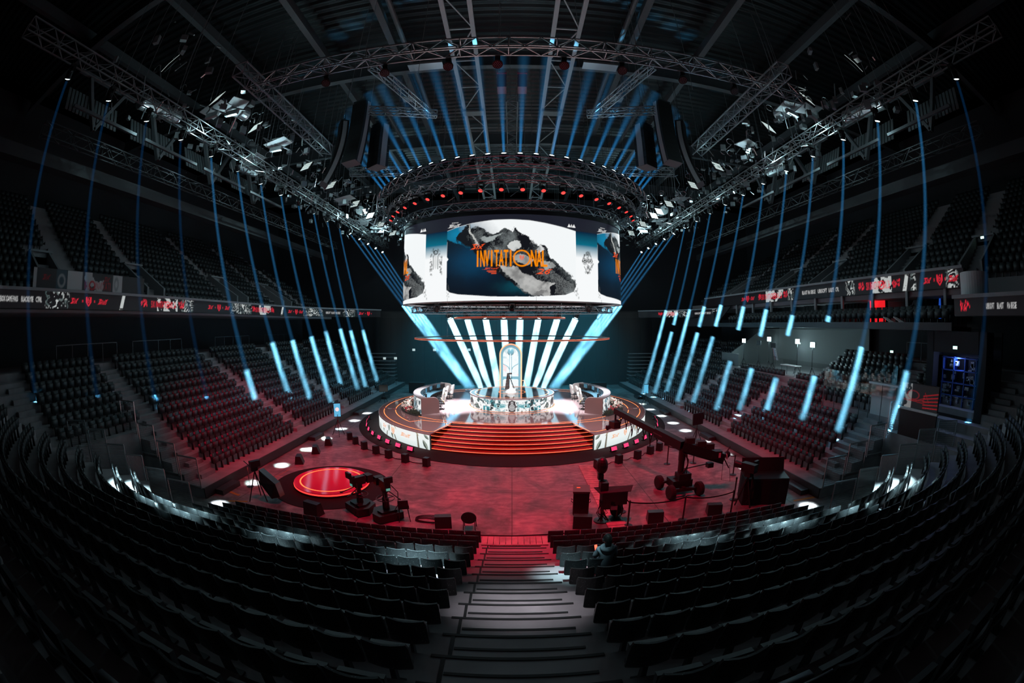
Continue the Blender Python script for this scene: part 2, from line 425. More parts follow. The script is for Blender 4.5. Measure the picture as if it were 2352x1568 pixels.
# upper tiers
UK = 15
def ux(k): return 23.6 + .8 * k
UA = {-1: (12.7, 19.8, 29.8, 37.7, 44), 1: (11.1, 17.5, 27.2, 33.2, 40.5)}
UB = {-1: 9.15, 1: 10.05}
def uz(k, s): return UB[s] + .53 * k
for s in (-1, 1):
    mb = MB()
    for k in range(UK):
        xa = 22.25 if k == 0 else ux(k - 1); y1 = 49 - max(0, k - 4) * .6
        mb.box(s * (xa + ux(k)) / 2, (4 + y1) / 2, uz(k, s) - .35, ux(k) - xa, y1 - 4, .7)
    mb.box(s * 28.8, 26.5, UB[s] - .62, 12.6, 45, .2)
    for a in UA[s]:
        for k in range(1, UK): mb.box(s * (ux(k - 1) - .2), a, uz(k - 1, s) + .13, .36, 1.15, .26)
    struct('tier_left' if s < 0 else 'tier_right', mb, TREAD2)
# stair mouths in the upper tiers: two sloped side walls and a head wall
mb = MB()
for s, L in ((-1, (11.0, 20.1, 31.2, 39.6)), (1, (10.8, 17.3, 26.2, 32.8, 41.6))):
    for y in L:
        z = UB[s]
        for dy in (-.85, .85): mb.plate([(s * 23.2, y + dy - .09, z - .1), (s * 27.2, y + dy - .09, z + .8), (s * 27.2, y + dy - .09, z + 2.95), (s * 26.6, y + dy - .09, z + 2.95), (s * 23.2, y + dy - .09, z + 1.05)][::s], .18)
        mb.box(s * 26.95, y, z + 2.35, .3, 1.6, 1.2); mb.box(s * 26.9, y, z + 3.0, .5, 2.0, .12)
struct('wall_stairmouths', mb, mat('grey_parapet_paint', (.30, .29, .30), .6))
# slab edges that carry the led ribbons
FASC = mat('grey_fascia', (.34, .33, .34), .5)
LRIB = [(-21.2, 4.0), (-22, 6.4), (-22, 36), (-21.2, 41), (-18.7, 46.5), (-16.2, 50.5)]
RRIB = [(22, 10.6), (22, 44.5)]
RLOW = [(21.6, 40.2), (20.6, 45), (18.2, 49.5), (16.0, 52)]
RCOR = [(19.4, 3.2), (20.2, 10.5)]
def run_edge(mb, P, z, h, d=.35):
    for (a, b), (c, e) in zip(P, P[1:]): mb.bar((a, b, z), (c, e, z), d, h)
mb = MB(); run_edge(mb, LRIB, 9.50, .14, .5); run_edge(mb, RRIB, 10.68, .14, .5); run_edge(mb, RLOW, 9.42, .12, .5); run_edge(mb, RCOR, 9.05, .16, .6)
struct('trim_4', mb, FASC)
mb = MB()
for P, z, h in ((LRIB, 9.03, .9), (RRIB, 10.15, 1.0), (RLOW, 9.0, .85), (RCOR, 8.6, .85)):
    for (a, b), (c, e) in zip(P, P[1:]):
        o = .22 if a > 0 else -.22; mb.bar((a + o, b, z), (c + o, e, z), .3, h)
struct('wall_ribbon_backing', mb, BLK)
# right hand boxes below the ribbon
mb = MB(); mb.box(21.4, 24.5, 7.62, 2.9, 27.8, .22); mb.box(20.0, 24.5, 7.72, .14, 27.8, .34)
mb.box(24.9, 24.5, 8.7, .2, 27.8, 2.0); mb.box(20.0, 38.5, 8.3, .3, .3, 1.4)
struct('wall_boxes', mb, DSTEEL)
mb = MB()
for i in range(9): mb.box(22.1, 12.2 + i * 3.15, 8.7, .16, .2, 1.95)
struct('trim_5', mb, GREYP)
mb = MB(); mb.plate([(20.05, 38.4, 7.6), (20.05, 46.5, 7.6), (20.6, 46.5, 8.9), (21.9, 41.0, 9.6), (21.9, 38.4, 9.6)], .12)
struct('wall_box_end', mb, DARKW)
# far end: dark drapes and the folded stand beside the stage
mb = MB()
for i in range(60):
    x = -22 + i * .75; mb.box(x, 53.2 + .12 * (i % 2), 4.3, .74, .1, 8.6)
struct('wall_drapes', mb, DRAPE)
mb = MB()
for s in (-1, 1):
    for k in range(9): mb.box(s * (16.2 + .0), 51.5 + .0 * k, .5 + .45 * k, 3.4, 1.8 - .16 * k, .05)
struct('trim_6', mb, TREAD)
# press platform walls on the right
mb = MB(); mb.box(27.5, 30.2, 6.6, .2, 13.6, 4.4); mb.plate([(21.2, 37.0, sz(8)), (26.8, 37.0, sz(8)), (26.8, 37.0, 7.2), (24.8, 37.0, 7.2), (21.2, 37.0, 5.1)], .2)
mb.box(20.7, 36.2, 4.5, .2, 3.4, 1.1)
struct('wall_press_area', mb, mat('pale_grey_wall', (.20, .21, .21), .6))
# ---------------------------------------------------------------- seats
def seat_mat():
    m = bpy.data.materials.new('black_seat_shell'); m.use_nodes = True; nt = m.node_tree; b = nt.nodes['Principled BSDF']; L = nt.links.new
    tc = nt.nodes.new('ShaderNodeNewGeometry'); v = nt.nodes.new('ShaderNodeTexVoronoi'); v.inputs['Scale'].default_value = 26
    L(tc.outputs['Position'], v.inputs['Vector']); lt = nt.nodes.new('ShaderNodeMath'); lt.operation = 'LESS_THAN'; lt.inputs[1].default_value = .12; L(v.outputs['Distance'], lt.inputs[0])
    mx = nt.nodes.new('ShaderNodeMix'); mx.data_type = 'RGBA'; mx.inputs[6].default_value = (.022, .024, .026, 1); mx.inputs[7].default_value = (.42, .43, .43, 1); L(lt.outputs[0], mx.inputs['Factor']); L(mx.outputs[2], b.inputs['Base Color'])
    b.inputs['Roughness'].default_value = .38; return m
SEATB = seat_mat(); SEATP = mat('grey_seat_pan', (.05, .05, .053), .45); SEATL = mat('seat_pedestal_steel', (.035, .035, .037), .45, .4)
def seat_parts():
    """folding seat facing +y, origin on the tread below its back"""
    W = .485; xs = [-.5, -.44, -.2, 0, .2, .44, .5]
    b = MB(); vs = []
    for th in (0, -.03):
        for z, yy in ((.40, .035), (.43, .02), (.62, 0), (.80, -.035), (.855, -.05)):
            for x in xs:
                w = W * (1 if .42 < z < .84 else .93); vs.append((x * w, yy + th - .04 * (1 - (2 * x) ** 2), z + (.012 * (2 * x) ** 2 if z > .84 else 0)))
    n = len(xs); fs = []
    for t in range(2):
        for j in range(4):
            for i in range(n - 1):
                q = t * 5 * n + j * n + i; f = (q, q + 1, q + n + 1, q + n); fs.append(f if t else f[::-1])
    rim = [i for i in range(n)] + [j * n + n - 1 for j in range(1, 5)] + [4 * n + i for i in range(n - 2, -1, -1)] + [j * n for j in range(3, 0, -1)]
    for a, c in zip(rim, rim[1:] + rim[:1]): fs.append((a, c, c + 5 * n, a + 5 * n))
    b.add(vs, fs)
    p = MB(); p.box(0, .09, .545, .42, .07, .29, rx=R(-7)); p.box(0, .075, .415, .43, .10, .05)
    l = MB(); l.box(0, .04, .22, .07, .10, .42, taper=.8); l.box(0, .05, .015, .16, .24, .03); l.box(0, .05, .42, .40, .07, .05)
    return b, p, l
def make_seat(label, group):
    t = thing('stadium_chair', label, 'seat', group=group); b, p, l = seat_parts()
    b.build('backrest', SEATB, t, smooth=False); p.build('seat', SEATP, t); l.build('pedestal', SEATL, t); return t
rows = []                                         # (x, y, z, rot, where)
for k in range(NK):
    y, z = ny(k), nz(k)
    for s in (-1, 1):
        x0 = -.97 if s < 0 else 1.12; n = int((10.4 - abs(x0)) / .52)
        for i in range(n):
            if k == 5 and s > 0 and i == 1: pass
            rows.append((x0 + s * (.26 + .52 * i), y, z, 0.0, ('near', k, s, i)))
        if k >= 4:
            rr = CN[1] - y; m = int(rr * R(42) / .53)
            for i in range(m):
                a = s * (i + .5) * .53 / rr; rows.append((s * CN[0] + rr * sin(a), CN[1] - rr * cos(a), z, a, ('corner', k, s, i)))
def shows(x, y, z):
    d = Vector((x, y, z + .7 - 7.4)).normalized(); c, s = cos(R(2)), sin(R(2)); f, u = d.y * c - d.z * s, d.z * c + d.y * s
    r = 1960 * sin(math.acos(f) / 2); q = hypot(d.x, u); return abs(r * d.x / q) < 1190 and -800 < r * u / q
inframe = shows
near = sorted([r for r in rows if inframe(*r[:3])], key=lambda r: r[0] ** 2 + r[1] ** 2 + (7.4 - r[2] - .6) ** 2)
# rows in front of the floor are the ones the picture shows clearly: keep the 300 largest of the straight blocks
pick = [r for r in near if r[4][0] == 'near' and r[4][1] <= 14][:300]; picked = {r[4] for r in pick}
rest = [r for r in rows if r[4] not in picked]
proto = None
for x, y, z, a, (w, k, s, i) in pick:
    lab = 'black folding seat, %s row up from the floor, %s from the stairs on the %s' % (nth(k + 1), nth(i + 1), 'left' if s < 0 else 'right')
    if proto is None:
        proto = make_seat(lab, 'seats beside the central stairs'); proto.location = (x, y, z); proto.rotation_euler = (0, 0, a)
    else: dup(proto, (x, y, z), a, lab)
# everything else: one mass of seats
for s in (-1, 1):
    for k in range(SK):
        y0 = 16 if k < 5 else 8.6; x = sx(k) - .16; z = sz(k)
        for y in np.arange(y0, 51, .53):
            if any(abs(y - a) < .85 for a in LA): continue
            if s > 0 and k >= 8 and 22.9 < y < 37.3: continue
            if s > 0 and k in (5,) and 13 < y < 20: continue
            if s > 0 and y < 13.3: continue
            rest.append((s * x, y, z, s * pi / 2, None))
    for k in range(UK):
        y1 = 48.5 - max(0, k - 4) * .6
        for y in np.arange(4.5, y1, .53):
            if any(abs(y - a) < .85 for a in UA[s]): continue
            if k < 6 and any(abs(y - a) < 1.25 for a in ((11.0, 20.1, 31.2, 39.6) if s < 0 else (10.8, 17.3, 26.2, 32.8, 41.6))): continue
            rest.append((s * (ux(k) - .16), y, uz(k, s), s * pi / 2, None))
for x in (21.0, 21.7):
    for y in np.arange(11.6, 37, .55): rest.append((x, y, 7.74 + (x - 21) * .3, pi / 2, None))
def mass(name, pos, parts):
    Vs, Fs, Ms, base = [], [], [], 0
    for mi, p in enumerate(parts):
        v = np.array([tuple(q) for q in p.v]); quads = [f if len(f) == 4 else (f + (f[-1],))[:4] for f in p.f]; f = np.array(quads)
        P = np.array([r[:3] for r in pos], float); A = np.array([r[3] for r in pos]); c, s_ = np.cos(A)[:, None], np.sin(A)[:, None]
        X = v[None, :, 0] * c - v[None, :, 1] * s_ + P[:, 0:1]; Y = v[None, :, 0] * s_ + v[None, :, 1] * c + P[:, 1:2]; Z = v[None, :, 2] + P[:, 2:3]
        Vs.append(np.stack([X, Y, Z], -1).reshape(-1, 3)); Fs.append((f[None] + (np.arange(len(pos)) * len(v))[:, None, None] + base).reshape(-1, 4)); Ms += [mi] * (len(f) * len(pos)); base += len(v) * len(pos)
    o = grid_obj(name, np.concatenate(Vs), np.concatenate(Fs), None, SEATB); o.data.materials.append(SEATP); o.data.materials.append(SEATL)
    o.data.polygons.foreach_set('material_index', np.array(Ms, np.int32)); o.data.update(); return o
lb = MB(); lb.box(0, -.045, .63, .485, .035, .45, rx=R(6)); lp = MB(); lp.box(0, .085, .55, .43, .09, .32, rx=R(-8)); ll = MB(); ll.box(0, .05, .21, .08, .12, .42, taper=.7); ll.box(0, .05, .41, .40, .08, .05)
tag(mass('stand_seating', rest, (lb, lp, ll)), 'rows of black folding seats filling the side stands, corners and upper tiers', 'seating', kind='stuff')
# ---------------------------------------------------------------- stage
SY = 33.7; DZ = 1.04; RD = 10.55
def sp(r, a, z=None, cy=SY): return (r * sin(a), cy - r * cos(a)) if z is None else (r * sin(a), cy - r * cos(a), z)
GLOSS = mat('glossy_dark_stage_floor', (.20, .125, .128), .07, ior=2.7)
CARPET = mat('black_carpet', (.008, .007, .008), .95)
RIM = mat('mauve_satin_trim', (.30, .24, .25), .3, .2)
tag(MB().lathe([(0, 0), (12.15, 0), (12.15, .025), (0, .025)], 96, (0, SY, 0)).build('stage_carpet', CARPET), 'black round carpet spread on the floor under the main stage', 'carpet')
stage = thing('round_stage', 'large round glossy stage with red steps and picture screens round its rim', 'stage', (0, 0, 0))
CA = R(27.4)                                           # half angle of the step opening
def stepy(k, x): return 27.1 - .493 * k + x * x / 29.0
def stepx(y): return .1985 * y           # side line of the steps
top = [sp(RD, CA + (2 * pi - 2 * CA) * i / 120) for i in range(121)]
front = [(x, stepy(0, x)) for x in np.linspace(-3.98, 3.98, 25)]
MB().prism(top + front, DZ - .07, DZ).build('deck', GLOSS, stage)
top2 = [sp(RD - .06, CA + (2 * pi - 2 * CA) * i / 90) for i in range(91)]
MB().prism(top2 + [(-5.43, 27.3), (5.43, 27.3)], .03, DZ - .075).build('plinth_base', BLK, stage)
REDSTEP = mat('red_step_lacquer', (.24, .006, .016), .3)  # red light on the dark treads is put into this base colour
RISER = mat('dark_red_riser', (.022, .002, .003), .9)
for k in range(1, 8):
    z = DZ * (8 - k) / 8; n = 20
    def row(y_of, xm): return [(x, y_of(x)) for x in np.linspace(-xm, xm, n)]
    xm = 3.9
    for _ in range(6): xm = stepx(stepy(k, xm)) - .03
    xb = stepx(stepy(k - 1, xm)) - .02
    f = row(lambda x: stepy(k, x), xm); bck = row(lambda x: stepy(k - 1, x) + .02, xb)
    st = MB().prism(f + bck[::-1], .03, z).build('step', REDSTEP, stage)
    rz = MB()
    rz.tube([(x, stepy(k, x) - .012, z - .012) for x, _ in f], .020, 5); rz.build('step_light', LED_RED, st)
    vs = [(x, stepy(k, x) - .006, zz) for zz in (z - .128, z - .035) for x, _ in f]
    MB().add(vs, [(i, i + 1, n + i + 1, n + i) for i in range(n - 1)]).build('riser', RISER, st)
MB().tube([(x, y - .012, DZ - .012) for x, y in front], .020, 5).build('step_light', LED_RED, stage)
wide = [(x, stepy(0, x)) for x in np.linspace(-5.4, 5.4, 25)]
vs = [(x, y + .03, zz) for zz in (DZ - .135, DZ - .07) for x, y in wide]
MB().add(vs, [(i, i + 1, 25 + i + 1, 25 + i) for i in range(24)]).build('riser', RISER, stage)
# orange light lines let into the deck
def flat_line(pts, w, name='deck_light', m=None, z=DZ + .004, par=None):
    P = [Vector((p[0], p[1], 0)) for p in pts]; vs = []
    for i, p in enumerate(P):
        d = (P[min(i + 1, len(P) - 1)] - P[max(0, i - 1)]).normalized(); nrm = Vector((-d.y, d.x, 0)) * w / 2
        vs += [(p.x + nrm.x, p.y + nrm.y, z), (p.x - nrm.x, p.y - nrm.y, z)]
    return MB().add(vs, [(2 * i, 2 * i + 1, 2 * i + 3, 2 * i + 2) for i in range(len(P) - 1)]).build(name, m or LED_OR, par or stage)
for s in (-1, 1):
    outer = [(s * 4.05, 27.35), (s * 4.75, 25.05)] + [sp(10.15, s * a) for a in np.linspace(R(30.5), R(158), 60)]
    flat_line(outer, .055)
    inner = [(s * 4.0, 27.45), (s * 6.2, 28.1)] + [sp(9.25, s * a) for a in np.linspace(R(48), R(150), 50)]
    flat_line(inner, .06)
    flat_line([(s * x, stepy(0, x) + .28) for x in np.linspace(0, 4.1, 10)] + [(s * 5.4, 28.45)] + [sp(8.35, s * a, cy=34.4) for a in np.linspace(R(52), R(130), 40)], .05)
flat_line([sp(4.05, a, cy=34.6) for a in np.linspace(0, 2 * pi, 80)], .05)
MB().arc_wall((0, SY), RD - .03, RD + .035, DZ - .07, DZ + .02, CA, 2 * pi - CA, 110).build('rim_trim', RIM, stage)
# screens round the front of the rim
def leaf(cv, u, v, l, rot, dark=(.05, .07, .055), lite=(.30, .36, .30)):
    c, n = cos(rot), sin(rot)
    pts = lambda sgn: [(u + c * a * l - n * b * l * sgn, v + n * a * l + c * b * l * sgn) for a, b in ((-.5, 0), (-.3, .13), (0, .2), (.3, .13), (.5, 0))]
    cv.poly(pts(1), lite); cv.poly(pts(-1), dark)
    for t in (-.3, -.1, .1, .3): cv.line((u + c * t * l, v + n * t * l), (u + c * (t + .12) * l - n * .13 * l, v + n * (t + .12) * l + c * .13 * l), .012, (.12, .14, .12))
    cv.line((u - c * l / 2, v - n * l / 2), (u + c * l / 2, v + n * l / 2), .015, (.5, .55, .5))
def rim_art(mir):
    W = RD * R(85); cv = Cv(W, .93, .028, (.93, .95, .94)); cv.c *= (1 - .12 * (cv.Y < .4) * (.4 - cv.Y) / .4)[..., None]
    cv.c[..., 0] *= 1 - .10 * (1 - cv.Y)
    F = (lambda u: u)
    br = (.10, .085, .06)
    for u, v0, v1, d in ((.95, 0, .93, .05), (3.35, 0, .93, .55), (4.9, 0, .8, -.4), (7.4, 0, .93, .4), (10, 0, .93, -.5)):
        cv.poly([(u - .10, v0), (u + .06, v0), (u + .07 + d, v1), (u - .02 + d, v1)], br); cv.line((u, v0), (u + .04 + d, v1), .03, (.36, .31, .22))
        cv.poly([(u + .2, .9), (u - .1, .72), (u + .05, .95)], (.45, .38, .25))
    leaf(cv, .35, .25, .75, 1.0); leaf(cv, .25, .78, .5, .6); leaf(cv, 3.9, .28, .62, 1.1); leaf(cv, 4.35, .62, .55, 1.9); leaf(cv, 5.5, .5, .8, 1.7); leaf(cv, 6.6, .3, .6, .9); leaf(cv, 8.6, .5, .7, 2.1); leaf(cv, 11, .4, .8, 1.2)
    o = (1, .33, .06)
    if mir: spiky(cv, 'Six', 1.55, 2.15, .48, .70, o); shield(cv, 2.95, .62, .42, o); spiky(cv, 'Finals', 4.55, 5.15, .52, .72, o)
    else: spiky(cv, 'Finals', 1.75, 2.5, .46, .68, o); shield(cv, 3.75, .58, .46, o); spiky(cv, 'Six', 5.0, 5.5, .5, .7, o)
    spiky(cv, 'Six', 8.9, 9.5, .5, .7, o)
    return cv
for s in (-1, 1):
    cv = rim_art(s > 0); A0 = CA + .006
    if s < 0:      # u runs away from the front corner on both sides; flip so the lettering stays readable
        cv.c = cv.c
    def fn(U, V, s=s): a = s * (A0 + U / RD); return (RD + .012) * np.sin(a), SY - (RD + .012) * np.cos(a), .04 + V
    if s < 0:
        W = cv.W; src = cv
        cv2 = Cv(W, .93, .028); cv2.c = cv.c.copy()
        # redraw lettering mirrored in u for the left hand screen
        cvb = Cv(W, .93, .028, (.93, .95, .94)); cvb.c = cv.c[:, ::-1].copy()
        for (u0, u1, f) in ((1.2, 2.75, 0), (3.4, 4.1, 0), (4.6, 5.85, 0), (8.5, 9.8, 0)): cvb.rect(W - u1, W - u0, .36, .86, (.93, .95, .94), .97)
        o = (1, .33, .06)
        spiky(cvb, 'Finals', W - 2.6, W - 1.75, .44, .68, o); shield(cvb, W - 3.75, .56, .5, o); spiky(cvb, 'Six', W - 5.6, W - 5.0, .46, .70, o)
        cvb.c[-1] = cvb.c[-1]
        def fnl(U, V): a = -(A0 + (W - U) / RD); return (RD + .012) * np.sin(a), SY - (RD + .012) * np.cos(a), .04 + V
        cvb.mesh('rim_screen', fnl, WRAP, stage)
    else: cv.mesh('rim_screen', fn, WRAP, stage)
    MB().plate([(s * 4.0, 27.1, DZ - .03), (s * 4.55, 25.55, DZ - .03), (s * 4.62, 26.5, DZ - .03)][::s], .02).build('glass_tip', mat('pale_glass_tip', (.6, .62, .65), .2), stage)  # pale tip colour stands in for the white it reflects
# printed names on the deck
for s in (-1, 1):
    cv = Cv(1.5, .5, .03, (.105, .06, .062)); spiky(cv, 'Six', .2, .5, .15, .36, (.7, .03, .04)); shield(cv, .8, .26, .4, (.6, .55, .55)); spiky(cv, 'Finals', 1.08, 1.4, .15, .36, (.7, .03, .04))
    cv.mesh('deck_lettering', lambda U, V, s=s: (s * 9.62 - .75 + U + (V - .25) * s * .1, 31.6 + V - s * (U - .75) * .3 * -1, 0 * U + DZ + .005), PRINT, stage)
# ---- centre plinth
pl = thing('centre_plinth', 'round drum plinth in the middle of the stage wrapped in a teal picture screen', 'plinth', (0, 34.6, DZ)); PR = 3.4; PH = 1.02
MB().lathe([(0, 0), (PR - .04, 0), (PR - .04, PH - .1), (0, PH - .1)], 72).build('drum', BLK, pl)
MB().lathe([(0, PH - .09), (PR + .03, PH - .09), (PR + .03, PH - .02), (PR - .03, PH), (0, PH)], 96).build('drum_top', mat('glossy_black_top', (.02, .016, .018), .06, ior=2.4), pl)
MB().lathe([(PR - .035, PH - .09), (PR + .04, PH - .09), (PR + .04, PH + .006), (PR - .03, PH + .006), (PR - .035, PH - .09)], 96).build('edge_trim', RIM, pl)
flat_line([sp(3.02, a, cy=0) for a in np.linspace(0, 2 * pi, 90)], .045, 'top_light', LED_OR, PH + .004, pl)
flat_line([sp(1.08, a, cy=0) for a in np.linspace(0, 2 * pi, 60)], .04, 'top_light', LED_OR, PH + .004, pl)
flat_line([sp(PR + .06, a, cy=0) for a in np.linspace(0, 2 * pi, 90)], .04, 'base_light', LED_OR, .012, pl)
W2 = PR * R(110); cv = Cv(W2 * 2, PH - .12, .02, (.92, .95, .95)); c0 = W2; TEAL = (.02, .30, .36); DK = (.012, .03, .035)
n1, n2 = cv.noise(2.6, 3), cv.noise(7, 5)
half = np.abs(cv.X - c0); g = Cv(cv.W, cv.Hh, .02)
def both(f):
    for s in (1, -1): f(lambda u: c0 + s * u, s)
both(lambda q, s: cv.poly([(q(.3), .52), (q(.7), .60), (q(1.5), .62), (q(1.5), .55), (q(.7), .50)], TEAL))
both(lambda q, s: [cv.ell(q(1.05), .42, .62, .17, (.55, .80, .82)), cv.ell(q(1.05), .42, .52, .13, TEAL, .8), cv.ell(q(1.05), .42, .16, .11, (.6, .85, .86)), cv.ell(q(1.05), .42, .09, .07, DK)])
both(lambda q, s: [cv.poly([(q(1.45), .9), (q(1.38), .5), (q(1.5), .05), (q(1.75), .05), (q(1.62), .5), (q(1.78), .9)], DK), cv.poly([(q(1.75), 0), (q(1.75), .32), (q(2.35), .38), (q(2.4), 0)], TEAL), cv.rect(q(2.12) - .06, q(2.12) + .06, .0, .30, (.9, .95, .95)), cv.rect(q(1.9) - .05, q(1.9) + .05, 0, .24, DK)])
both(lambda q, s: [cv.line((q(.5), .02), (q(2.9), .80), .05, (.95, .96, .96)), cv.line((q(2.3), .66), (q(3.1), .9), .12, (.03, .06, .06))])
both(lambda q, s: [cv.poly([(q(2.72), .1), (q(3.05), .45), (q(3.3), .52), (q(3.4), .3), (q(3.3), .05)], (.03, .07, .06)), cv.poly([(q(2.95), .18), (q(3.2), .38), (q(3.28), .2)], (.10, .24, .22)), cv.ell(q(2.95), .72, .16, .16, (.05, .12, .11)), cv.ell(q(4.2), .45, .5, .3, DK), cv.line((q(3.7), 0), (q(4.1), .9), .12, DK), cv.ell(q(5.2), .4, .3, .4, TEAL)])
leafy = ((np.abs(half - 1.5) < .75) & (cv.Y > .5) & (n2 > .52)) | ((np.abs(half - 2.8) < .5) & (cv.Y > .45) & (n2 > .57)); cv.put(leafy.astype(float), (.02, .16, .19), .9)
cv.put(((n1 > .60) & (half > .35) & (half < 2.4)).astype(float), TEAL, .55); cv.put((n2 > .66).astype(float) * (half > .25), DK, .85); cv.put((n2 < .30).astype(float) * (half > .25), (.95, .97, .97), .9)
cv.poly([(c0, .9), (c0 - .12, .84), (c0 - .26, .80), (c0 - .24, .66), (c0 - .31, .42), (c0 - .24, .16), (c0 - .26, .06), (c0 - .1, 0), (c0 + .1, 0), (c0 + .26, .06), (c0 + .24, .16), (c0 + .31, .42), (c0 + .24, .66), (c0 + .26, .80), (c0 + .12, .84)], (.015, .013, .018))
for i, w in enumerate((.08, .12, .09, .16, .22, .2, .24, .2, .12)): cv.rect(c0 - w, c0 + w, .75 - i * .082, .785 - i * .082, (.9, .92, .93))
cv.mesh('wrap_screen', lambda U, V: ((PR + .005) * np.sin((U - W2) / PR), -(PR + .005) * np.cos((U - W2) / PR), V + .015), WRAP, pl)
# trophy on its pedestal
tr = thing('trophy', 'tall dark hammer-shaped trophy leaning on a white pedestal on the drum', 'trophy', (-.1, 34.45, DZ + PH))
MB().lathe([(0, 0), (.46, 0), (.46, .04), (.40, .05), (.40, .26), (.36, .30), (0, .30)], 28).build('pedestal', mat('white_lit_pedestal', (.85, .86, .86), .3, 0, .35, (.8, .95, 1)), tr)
ROCK = mat('carved_dark_metal', (.10, .085, .085), .35, .7, noise=(9, .7))
b = MB(); b.plate([(-.46, -.10, .26), (-.12, -.12, .28), (-.10, -.08, 1.30), (-.18, -.06, 1.50), (-.30, -.06, 1.46)], .20)
b.build('hammer_body', ROCK, tr)
MB().bar((-.14, -.02, 1.42), (.28, -.05, .30), .06).build('handle', BLK2, tr)
h = MB(); h.box(-.12, 0, 1.52, .36, .16, .12, ry=R(-8)); h.box(.06, 0, 1.54, .08, .12, .10); h.build('hammer_head', ROCK, tr)
MB().plate([(-.08, -.10, .30), (.18, -.10, .30), (-.06, -.10, 1.15)], .12).build('face_plate', mat('pale_stone', (.7, .72, .72), .5, noise=(8, .4)), tr)
# arch gate behind
ar = thing('arch_gate', 'tall glowing arched gate with a tree-shaped frame behind the drum', 'gate', (-.12, 39.6, DZ))
def archpts(w, h, n=24): return [(-w, 0, 0)] + [(-w * cos(pi * i / n), 0, h - w + w * sin(pi * i / n)) for i in range(n + 1)] + [(w, 0, 0)]
AH = 4.72; AW = .98
MB().tube(archpts(AW, AH), .07, 8).build('neon_arch', mat('orange_neon', (1, .4, .2), .4, 0, .95, (1, .20, .10)), ar)
FR = mat('teal_gate_frame', (.16, .30, .35), .4, .2)  # pale teal of the haze in front is put into the frame colour
def ringplate(mb, P, Q, y, t):
    n = len(P); vs = [(p[0], y, p[2]) for p in P] + [(q[0], y, q[2]) for q in Q] + [(p[0], y + t, p[2]) for p in P] + [(q[0], y + t, q[2]) for q in Q]
    fs = []
    for i in range(n - 1): fs += [(i, i + 1, n + i + 1, n + i), (2 * n + i + 1, 2 * n + i, 3 * n + i, 3 * n + i + 1), (i, 2 * n + i, 2 * n + i + 1, i + 1), (n + i + 1, 3 * n + i + 1, 3 * n + i, n + i)]
    mb.add(vs, fs)
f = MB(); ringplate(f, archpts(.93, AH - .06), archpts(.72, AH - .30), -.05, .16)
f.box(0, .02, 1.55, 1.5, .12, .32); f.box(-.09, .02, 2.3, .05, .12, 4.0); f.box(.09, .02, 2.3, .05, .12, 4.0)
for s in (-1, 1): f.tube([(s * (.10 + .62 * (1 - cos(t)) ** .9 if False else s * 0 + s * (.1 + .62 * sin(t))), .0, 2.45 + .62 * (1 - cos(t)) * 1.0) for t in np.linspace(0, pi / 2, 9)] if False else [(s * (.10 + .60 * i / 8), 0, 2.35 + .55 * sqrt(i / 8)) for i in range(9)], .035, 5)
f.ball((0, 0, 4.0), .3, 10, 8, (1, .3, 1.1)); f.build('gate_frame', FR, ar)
cv = Cv(1.5, 4.5, .03, (.90, .94, .95)); n1 = cv.noise(1.6, 8); n2 = cv.noise(4, 9)
cv.put(((n1 > .56) & (cv.Y < 3)).astype(float), (1, .55, .55), .45); cv.put((n2 > .62).astype(float), (.80, .90, .93), .8); cv.put((cv.Y > 3.4) * 1.0 * (n2 > .5), (.5, .68, .74), .7)
P_ = [p for p in archpts(.73, AH - .28)]
gl = cv.mesh('glass_picture', lambda U, V: (U - .75, 0 * U + .03, V), SCREEN, ar)
# trim the panel to the arch
import bmesh
bm = bmesh.new(); bm.from_mesh(gl.data); r_ = .75; hc = AH - .28 - r_
bmesh.ops.delete(bm, geom=[v for v in bm.verts if v.co.z > hc and hypot(v.co.x, v.co.z - hc) > r_], context='VERTS'); bm.to_mesh(gl.data); bm.free()
MB().box(0, -.06, 1.42, 1.30, .03, .035).build('white_bar', mat('white_light_bar', (1, 1, 1), .4, 0, 1.6), ar)
MB().box(-.02, -.06, 2.3, .03, .03, 3.9).build('white_bar', MATS['white_light_bar'], ar)
for s in (-1, 1): MB().tube([(s * 1.02, .25, 1.30), (s * 1.25, .25, 1.30), (s * 1.72, .1, 0.02)], .028, 6).build('neon_side_frame', MATS['orange_neon'], ar)
# hanging neon hoops
for lab, cx, rad, z in (('large thin dark hoop with orange glowing edges hanging low above the stage', 0, 7.62, 6.52), ('smaller thin dark hoop with orange glowing edges hanging under the screen', -.18, 4.35, 8.06)):
    h = thing('neon_hoop', lab, 'hoop light', (cx, SY, z), group='hanging hoops')
    MB().lathe([(rad - .12, -.05), (rad + .02, -.05), (rad + .02, .05), (rad - .12, .05), (rad - .12, -.05)], 128).build('hoop', BLK, h)
    for dz in (-.04, .04): MB().tube([sp(rad + .03, a, dz, 0) for a in np.linspace(0, 2 * pi, 128, endpoint=False)], .011, 4, True).build('neon_edge', HOOP_OR, h)
    for i in range(8): a = 2 * pi * i / 8 + .2; MB().bar(sp(rad - .05, a, .05, 0), sp(rad - .05, a, 9.3 - z, 0), .012).build('suspension_wire', DSTEEL, h)
